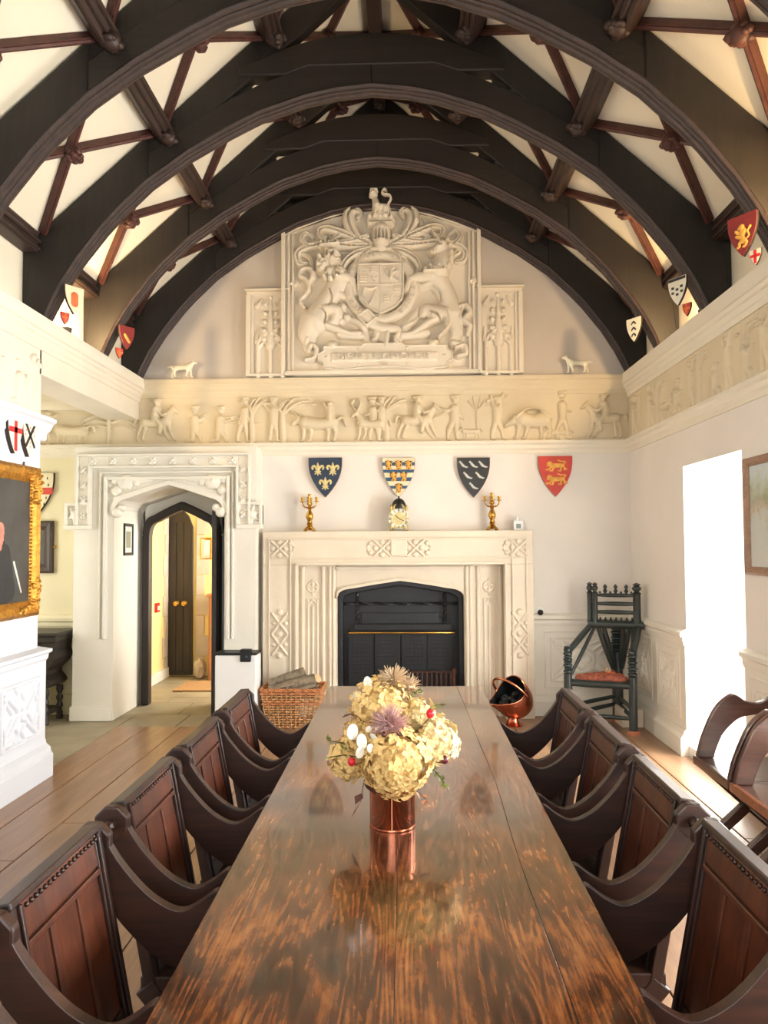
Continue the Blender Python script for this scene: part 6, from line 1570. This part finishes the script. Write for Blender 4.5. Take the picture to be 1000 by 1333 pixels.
for sx in (-1, 1):
    for sy in (-.048, .05):
        MB().lathe([(.008, 0), (.013, .008), (.008, .02), (.01, .03), (.008, .04), (.008, .2), (.012, .21), (.006, .22), (.012, .235), (0, .25)], (sx * .072, sy, 0), 8).build('corner_pillar', 'brass_pale', ck, 50)
relief('fret', [('r', smooth_path([(-.06, 0), (-.03, .03), (0, .045), (.03, .03), (.06, 0)], 4), .008, .006)] + [('r', [(a, b)], .013, .006) for a, b in ((-.03, .012), (.03, .012), (0, .02), (-.05, .004), (.05, .004))], (0, -.053, .215), (1, 0, 0), (0, 0, 1), (0, -1, 0), 'brass_pale', ck, .003, 1, .006)
dome = MB().lathe([(.068, .212), (.068, .23), (.062, .262), (.048, .288), (.026, .305), (.01, .31), (.008, .325), (0, .332)], (0, 0, 0), 18).build('bell', 'iron', ck, 50)
RXm = Matrix.Rotation(PI / 2, 3, 'X')
MB().lathe([(.06, 0), (.06, .006), (.098, .006), (.098, 0)], (0, -.047, .115), 32, RXm).build('chapter_ring', 'ivory', ck, 40)
MB().lathe([(.0, .007), (.058, .006), (.058, 0)], (0, -.047, .115), 24, RXm).build('dial_centre', 'paint_pale_gold', ck, 40)
m = MB()
for k, n_ in enumerate((2, 1, 2, 3, 2, 1, 2, 3, 4, 2, 1, 2)):
    a = k * PI / 6; r = Matrix.Rotation(-a, 3, 'Y')
    for j in range(n_):
        p = r @ Vector(((j - (n_ - 1) / 2) * .008, 0, .08)); m.obox((p.x, -.0545, .115 + p.z), (.004, .002, .026), r)
m.build('numerals', 'black', ck)['kind'] = 'stuff'
MB().bar((0, -.058, .115), (-.03, -.058, .145), .006, .003, (0, 1, 0)).bar((0, -.058, .115), (.048, -.058, .094), .006, .003, (0, 1, 0)).build('hands', 'black', ck)
x = PY(675, 686, 7.25)[0]
ts = thing('room_sensor', 'small white plastic room sensor with grey display on the mantelpiece', 'sensor', (x, 7.255, MZ))
MB().box(-.045, .045, -.02, .025, 0, .095).build('case', 'white_enamel', ts, bevel=.008); MB().box(-.022, .022, -.022, -.02, .018, .06).build('display', 'grey_screen', ts); MB().lathe([(.012, .095), (.012, .13), (.006, .138)], (-.012, 0, 0), 10).build('probe', 'white_enamel', ts, 40)
x, z = PY(703, 797, YB)
t = thing('bell_pull', 'round dark metal bell knob with white rim on wall beside fireplace', 'knob', (x, YB, z))
MB().lathe([(.05, 0), (.05, .008), (.03, .014), (0, .014)], (0, 0, 0), 20, RXm).build('rim', 'white_enamel', t, 40); MB().ball((0, -.03, 0), .028, 12).build('knob', 'bright_knob', t, 60)
t = thing('plaster_box', 'plain cream boxed casing on floor in the corner behind the turned chair', 'box', (1.99, 7.0, 0))
MB().box(-.13, .06, -.17, .17, 0, .16).build('casing', 'stone_cream', t, bevel=.008)

# ================================================================== FLOWERS IN THE COPPER POT
PXY = (-.05, 2.35)
pot = thing('copper_pot', 'shiny copper pot with riveted seam standing on the table', 'pot', (PXY[0], PXY[1], TZ))
MB().lathe([(.0, 0), (.066, 0), (.068, .004), (.068, .148), (.070, .151), (.067, .152), (.065, .148), (.065, .01), (0, .008)], (0, 0, 0), 40).build('body', 'copper', pot, 35)
MB().lathe([(.0685, .0), (.0695, .003), (.0685, .006)], (0, 0, 0), 40).build('foot_ring', 'copper_dark', pot, 40)
MB().box(-.0015, .0015, -.0692, -.066, .004, .15).build('seam', 'copper_dark', pot)
rn = random.Random(21)
FC = Vector((PXY[0], PXY[1], TZ + .15))
def floret(m, c, nrm, s, rnd):
    nrm = nrm.normalized(); a = nrm.orthogonal().normalized(); b = nrm.cross(a); ph = rnd.uniform(0, PI)
    for k in range(4):
        an = ph + k * PI / 2 + rnd.uniform(-.2, .2); d = a * math.cos(an) + b * math.sin(an); q = a * math.cos(an + PI / 2) + b * math.sin(an + PI / 2)
        l = s * rnd.uniform(.85, 1.15); up = rnd.uniform(-.1, .45)
        P0 = c; P1 = c + d * l * .55 + q * l * .48 + nrm * l * (up * .6); P2 = c + d * l * 1.05 + nrm * l * (up - .25); P3 = c + d * l * .55 - q * l * .48 + nrm * l * (up * .6); P4 = c + d * l * .6 + nrm * l * (up * .6 - .14)
        m.add([tuple(v) for v in (P0, P1, P2, P3, P4)], [(0, 1, 4), (1, 2, 4), (2, 3, 4), (3, 0, 4)])
def hydrangea(off, r, label, mat, seed):
    rnd = random.Random(seed); c = FC + Vector(off); t = thing('hydrangea_bloom', label, 'flower', tuple(c), 0, 'dried hydrangea heads in the pot')
    m = MB(); N_ = int(150 * (r / .1) ** 2)
    for i in range(N_):
        z = 1 - 2 * (i + .5) / N_; a = i * 2.39996; q = math.sqrt(1 - z * z); d = Vector((q * math.cos(a), q * math.sin(a), z))
        floret(m, d * r * rnd.uniform(.84, 1.04) * (1 if z > -.5 else .9), (d + Vector((rnd.uniform(-.45, .45), rnd.uniform(-.45, .45), rnd.uniform(-.45, .45)))), .019, rnd)
    m.build('florets', mat, t)
    MB().ball((0, 0, 0), r * .72, 12).build('heart', mat, t, 60)
    MB().tube(smooth_path([(0, 0, -r * .6), tuple((FC + Vector((0, 0, -.05)) - c) * .5 + Vector((0, 0, -.02))), tuple(FC + Vector((off[0] * .15, off[1] * .15, -.13)) - c)], 4), .004, 5).build('stem', 'stem_brown', t, 60)
hydrangea((.015, -.075, .055), .108, 'large cream hydrangea head at the front over the pot rim', 'petal_cream', 1)
hydrangea((-.125, -.0, .045), .068, 'small golden hydrangea head at the door side of the pot', 'petal_cream', 2)
hydrangea((.125, .01, .095), .08, 'pale hydrangea head at the window side of the bouquet', 'petal_pale', 3)
hydrangea((-.03, .05, .185), .095, 'cream hydrangea head at the top of the bouquet', 'petal_cream', 4)
hydrangea((.08, .04, .165), .055, 'small pale hydrangea head beside the rose hip', 'petal_pale', 5)
hydrangea((-.09, -.02, .11), .06, 'small hydrangea head behind the white honesty pods', 'petal_cream', 6)
# thistle heads
def spiky(off, r, label, mat, n, seed, lng=.5):
    rnd = random.Random(seed); c = FC + Vector(off); t = thing('thistle_head', label, 'flower', tuple(c), 0, 'dried thistle heads'); m = MB()
    MB().ball((0, 0, 0), r * .5, 10).build('core', mat, t, 60)
    for i in range(n):
        z = rnd.uniform(-.4, 1); a = rnd.uniform(0, 2 * PI); q = math.sqrt(1 - z * z); d = Vector((q * math.cos(a), q * math.sin(a) - .3, z)).normalized()
        e = d + Vector((rnd.uniform(-.5, .5), rnd.uniform(-.5, .5), rnd.uniform(-.5, .5))) * .6; m.tube([tuple(d * r * .4), tuple(d * r * .75), tuple(d * r * .75 + e * r * lng)], [.0022, .0016, .0006], 3)
    m.build('bristles', mat, t)
    MB().tube([(0, 0, -r * .4), tuple((FC + Vector((0, 0, -.1)) - c) * .9)], .003, 5).build('stem', 'stem_brown', t)
spiky((-.005, -.085, .165), .05, 'dusty pink dried thistle head in the middle of the bouquet', 'thistle', 240, 1)
spiky((.005, .06, .27), .034, 'spiky tan dried thistle head at the crown of the bouquet', 'thistle_tan', 190, 2, .75)
spiky((.05, .07, .245), .03, 'small tan dried thistle head behind the top bloom', 'thistle_tan', 120, 3, .75)
# honesty pods
def pods(pts, label, group='honesty seed pods', base=(-.05, -.05, .1)):
    for k, (o_, r, tx, tz) in enumerate(pts):
        c = FC + Vector(o_); t = thing('honesty_pod', label, 'seed pod', tuple(c), 0, group)
        M = Matrix.Rotation(tz, 3, 'Z') @ Matrix.Rotation(tx, 3, 'X')
        MB().ball((0, 0, 0), r, 14, (.66, .07, 1.0), M).build('pod', 'pod_white', t, 60)
        e = M @ Vector((0, 0, -r)); b = FC + Vector(base) - c; MB().tube(smooth_path([tuple(e), tuple(e * .4 + b * .5 + Vector((0, -.01, 0))), tuple(b)], 4), .0015, 4).build('stalk', 'stem_brown', t)
pods([((-.112, -.10, .15), .025, .2, .3), ((-.085, -.11, .125), .024, .1, -.2), ((-.09, -.115, .095), .020, .3, .4), ((-.06, -.125, .11), .014, .2, .2), ((-.05, -.12, .14), .017, .7, -.5), ((-.065, -.11, .16), .014, .6, .3), ((-.04, -.11, .165), .010, .4, .1)], 'white papery honesty pod on the front spray of the bouquet')
pods([((-.105, .02, .235), .020, .9, .2), ((-.075, .04, .265), .022, .1, -.4), ((-.11, .03, .222), .016, .7, -.3)], 'white papery honesty pod standing above the top bloom', 'upper honesty seed pods', (-.04, .04, .15))
# berries and leaves
for o_, r, lab, mt in (((.115, -.04, .19), .013, 'shiny red rose hip at window side of the bouquet', 'berry_red'), ((-.115, -.1, .065), .012, 'red rose hip at door side low in the bouquet', 'berry_red'), ((.155, -.06, .06), .012, 'dark purple berry at window side of the bouquet', 'berry_dark'), ((-.02, -.13, .15), .008, 'tiny dark berry beside the thistle', 'berry_dark')):
    c = FC + Vector(o_); t = thing('rose_hip', lab, 'berry', tuple(c), 0, 'berries in the bouquet'); MB().ball((0, 0, 0), r, 10, (1, 1, 1.1)).build('berry', mt, t, 60); MB().ball((0, 0, r), r * .3, 6).build('tip', 'stem_brown', t)
    MB().tube([(0, 0, -r * .8), tuple((FC + Vector((0, 0, .05)) - c) * .7)], .0015, 4).build('stalk', 'stem_brown', t)
def leaf(m, p, d, l, w_, up=Vector((0, 0, 1))):
    d = d.normalized(); s = d.cross(up); s = s.normalized() if s.length > .1 else d.orthogonal().normalized(); n = s.cross(d)
    m.add([tuple(p), tuple(p + d * l * .45 + s * w_ * .5 + n * w_ * .12), tuple(p + d * l), tuple(p + d * l * .45 - s * w_ * .5 + n * w_ * .12), tuple(p + d * l * .5)], [(0, 1, 4), (1, 2, 4), (2, 3, 4), (3, 0, 4)])
for o_, tip, lab, mt, nl, sz in (((-.1, -.04, .12), (-.19, -.06, .15), 'small green leafy sprig at door side of the bouquet', 'leaf_green', 12, .02), ((-.1, -.05, .1), (-.18, -.09, .11), 'short green sprig below the first at door side', 'leaf_green', 8, .018),
                              ((.11, -.03, .07), (.16, -.06, .02), 'bright green sprig drooping at window side of pot', 'leaf_green', 22, .018), ((.1, .02, .22), (.16, .0, .245), 'green sprig beside the rose hip', 'leaf_green', 12, .016),
                              ((.05, .04, .25), (.09, .03, .285), 'green sprig behind the crown bloom', 'leaf_green', 14, .018), ((-.08, -.06, .04), (-.09, -.09, -.02), 'dark bronze leaf hanging over the pot rim', 'leaf_dark', 3, .05), ((-.09, -.02, .2), (-.12, -.05, .225), 'dark red leaf beside the top bloom', 'leaf_dark', 3, .035), ((.06, -.06, .01), (.10, -.09, -.012), 'pinkish curled leaf at the pot rim', 'leaf_bronze', 3, .035)):
    c = FC + Vector(o_) - Vector((0, 0, .035)); d = Vector(tip) - Vector(o_); t = thing('leaf_sprig', lab, 'leaves', tuple(c), 0, 'leaf sprigs in the bouquet'); MB().tube([(0, 0, 0), tuple(d * .5 + Vector((0, 0, .006))), tuple(d)], .0014, 4).build('twig', 'stem_brown', t)
    m = MB()
    for k in range(nl):
        f = .2 + .8 * k / max(1, nl - 1); leaf(m, d * f, d.normalized() * .5 + Vector((rn.uniform(-1, 1), rn.uniform(-1, .4), rn.uniform(-.8, .8))), sz * rn.uniform(.8, 1.2), sz * .6)
    m.build('leaves', mt, t)
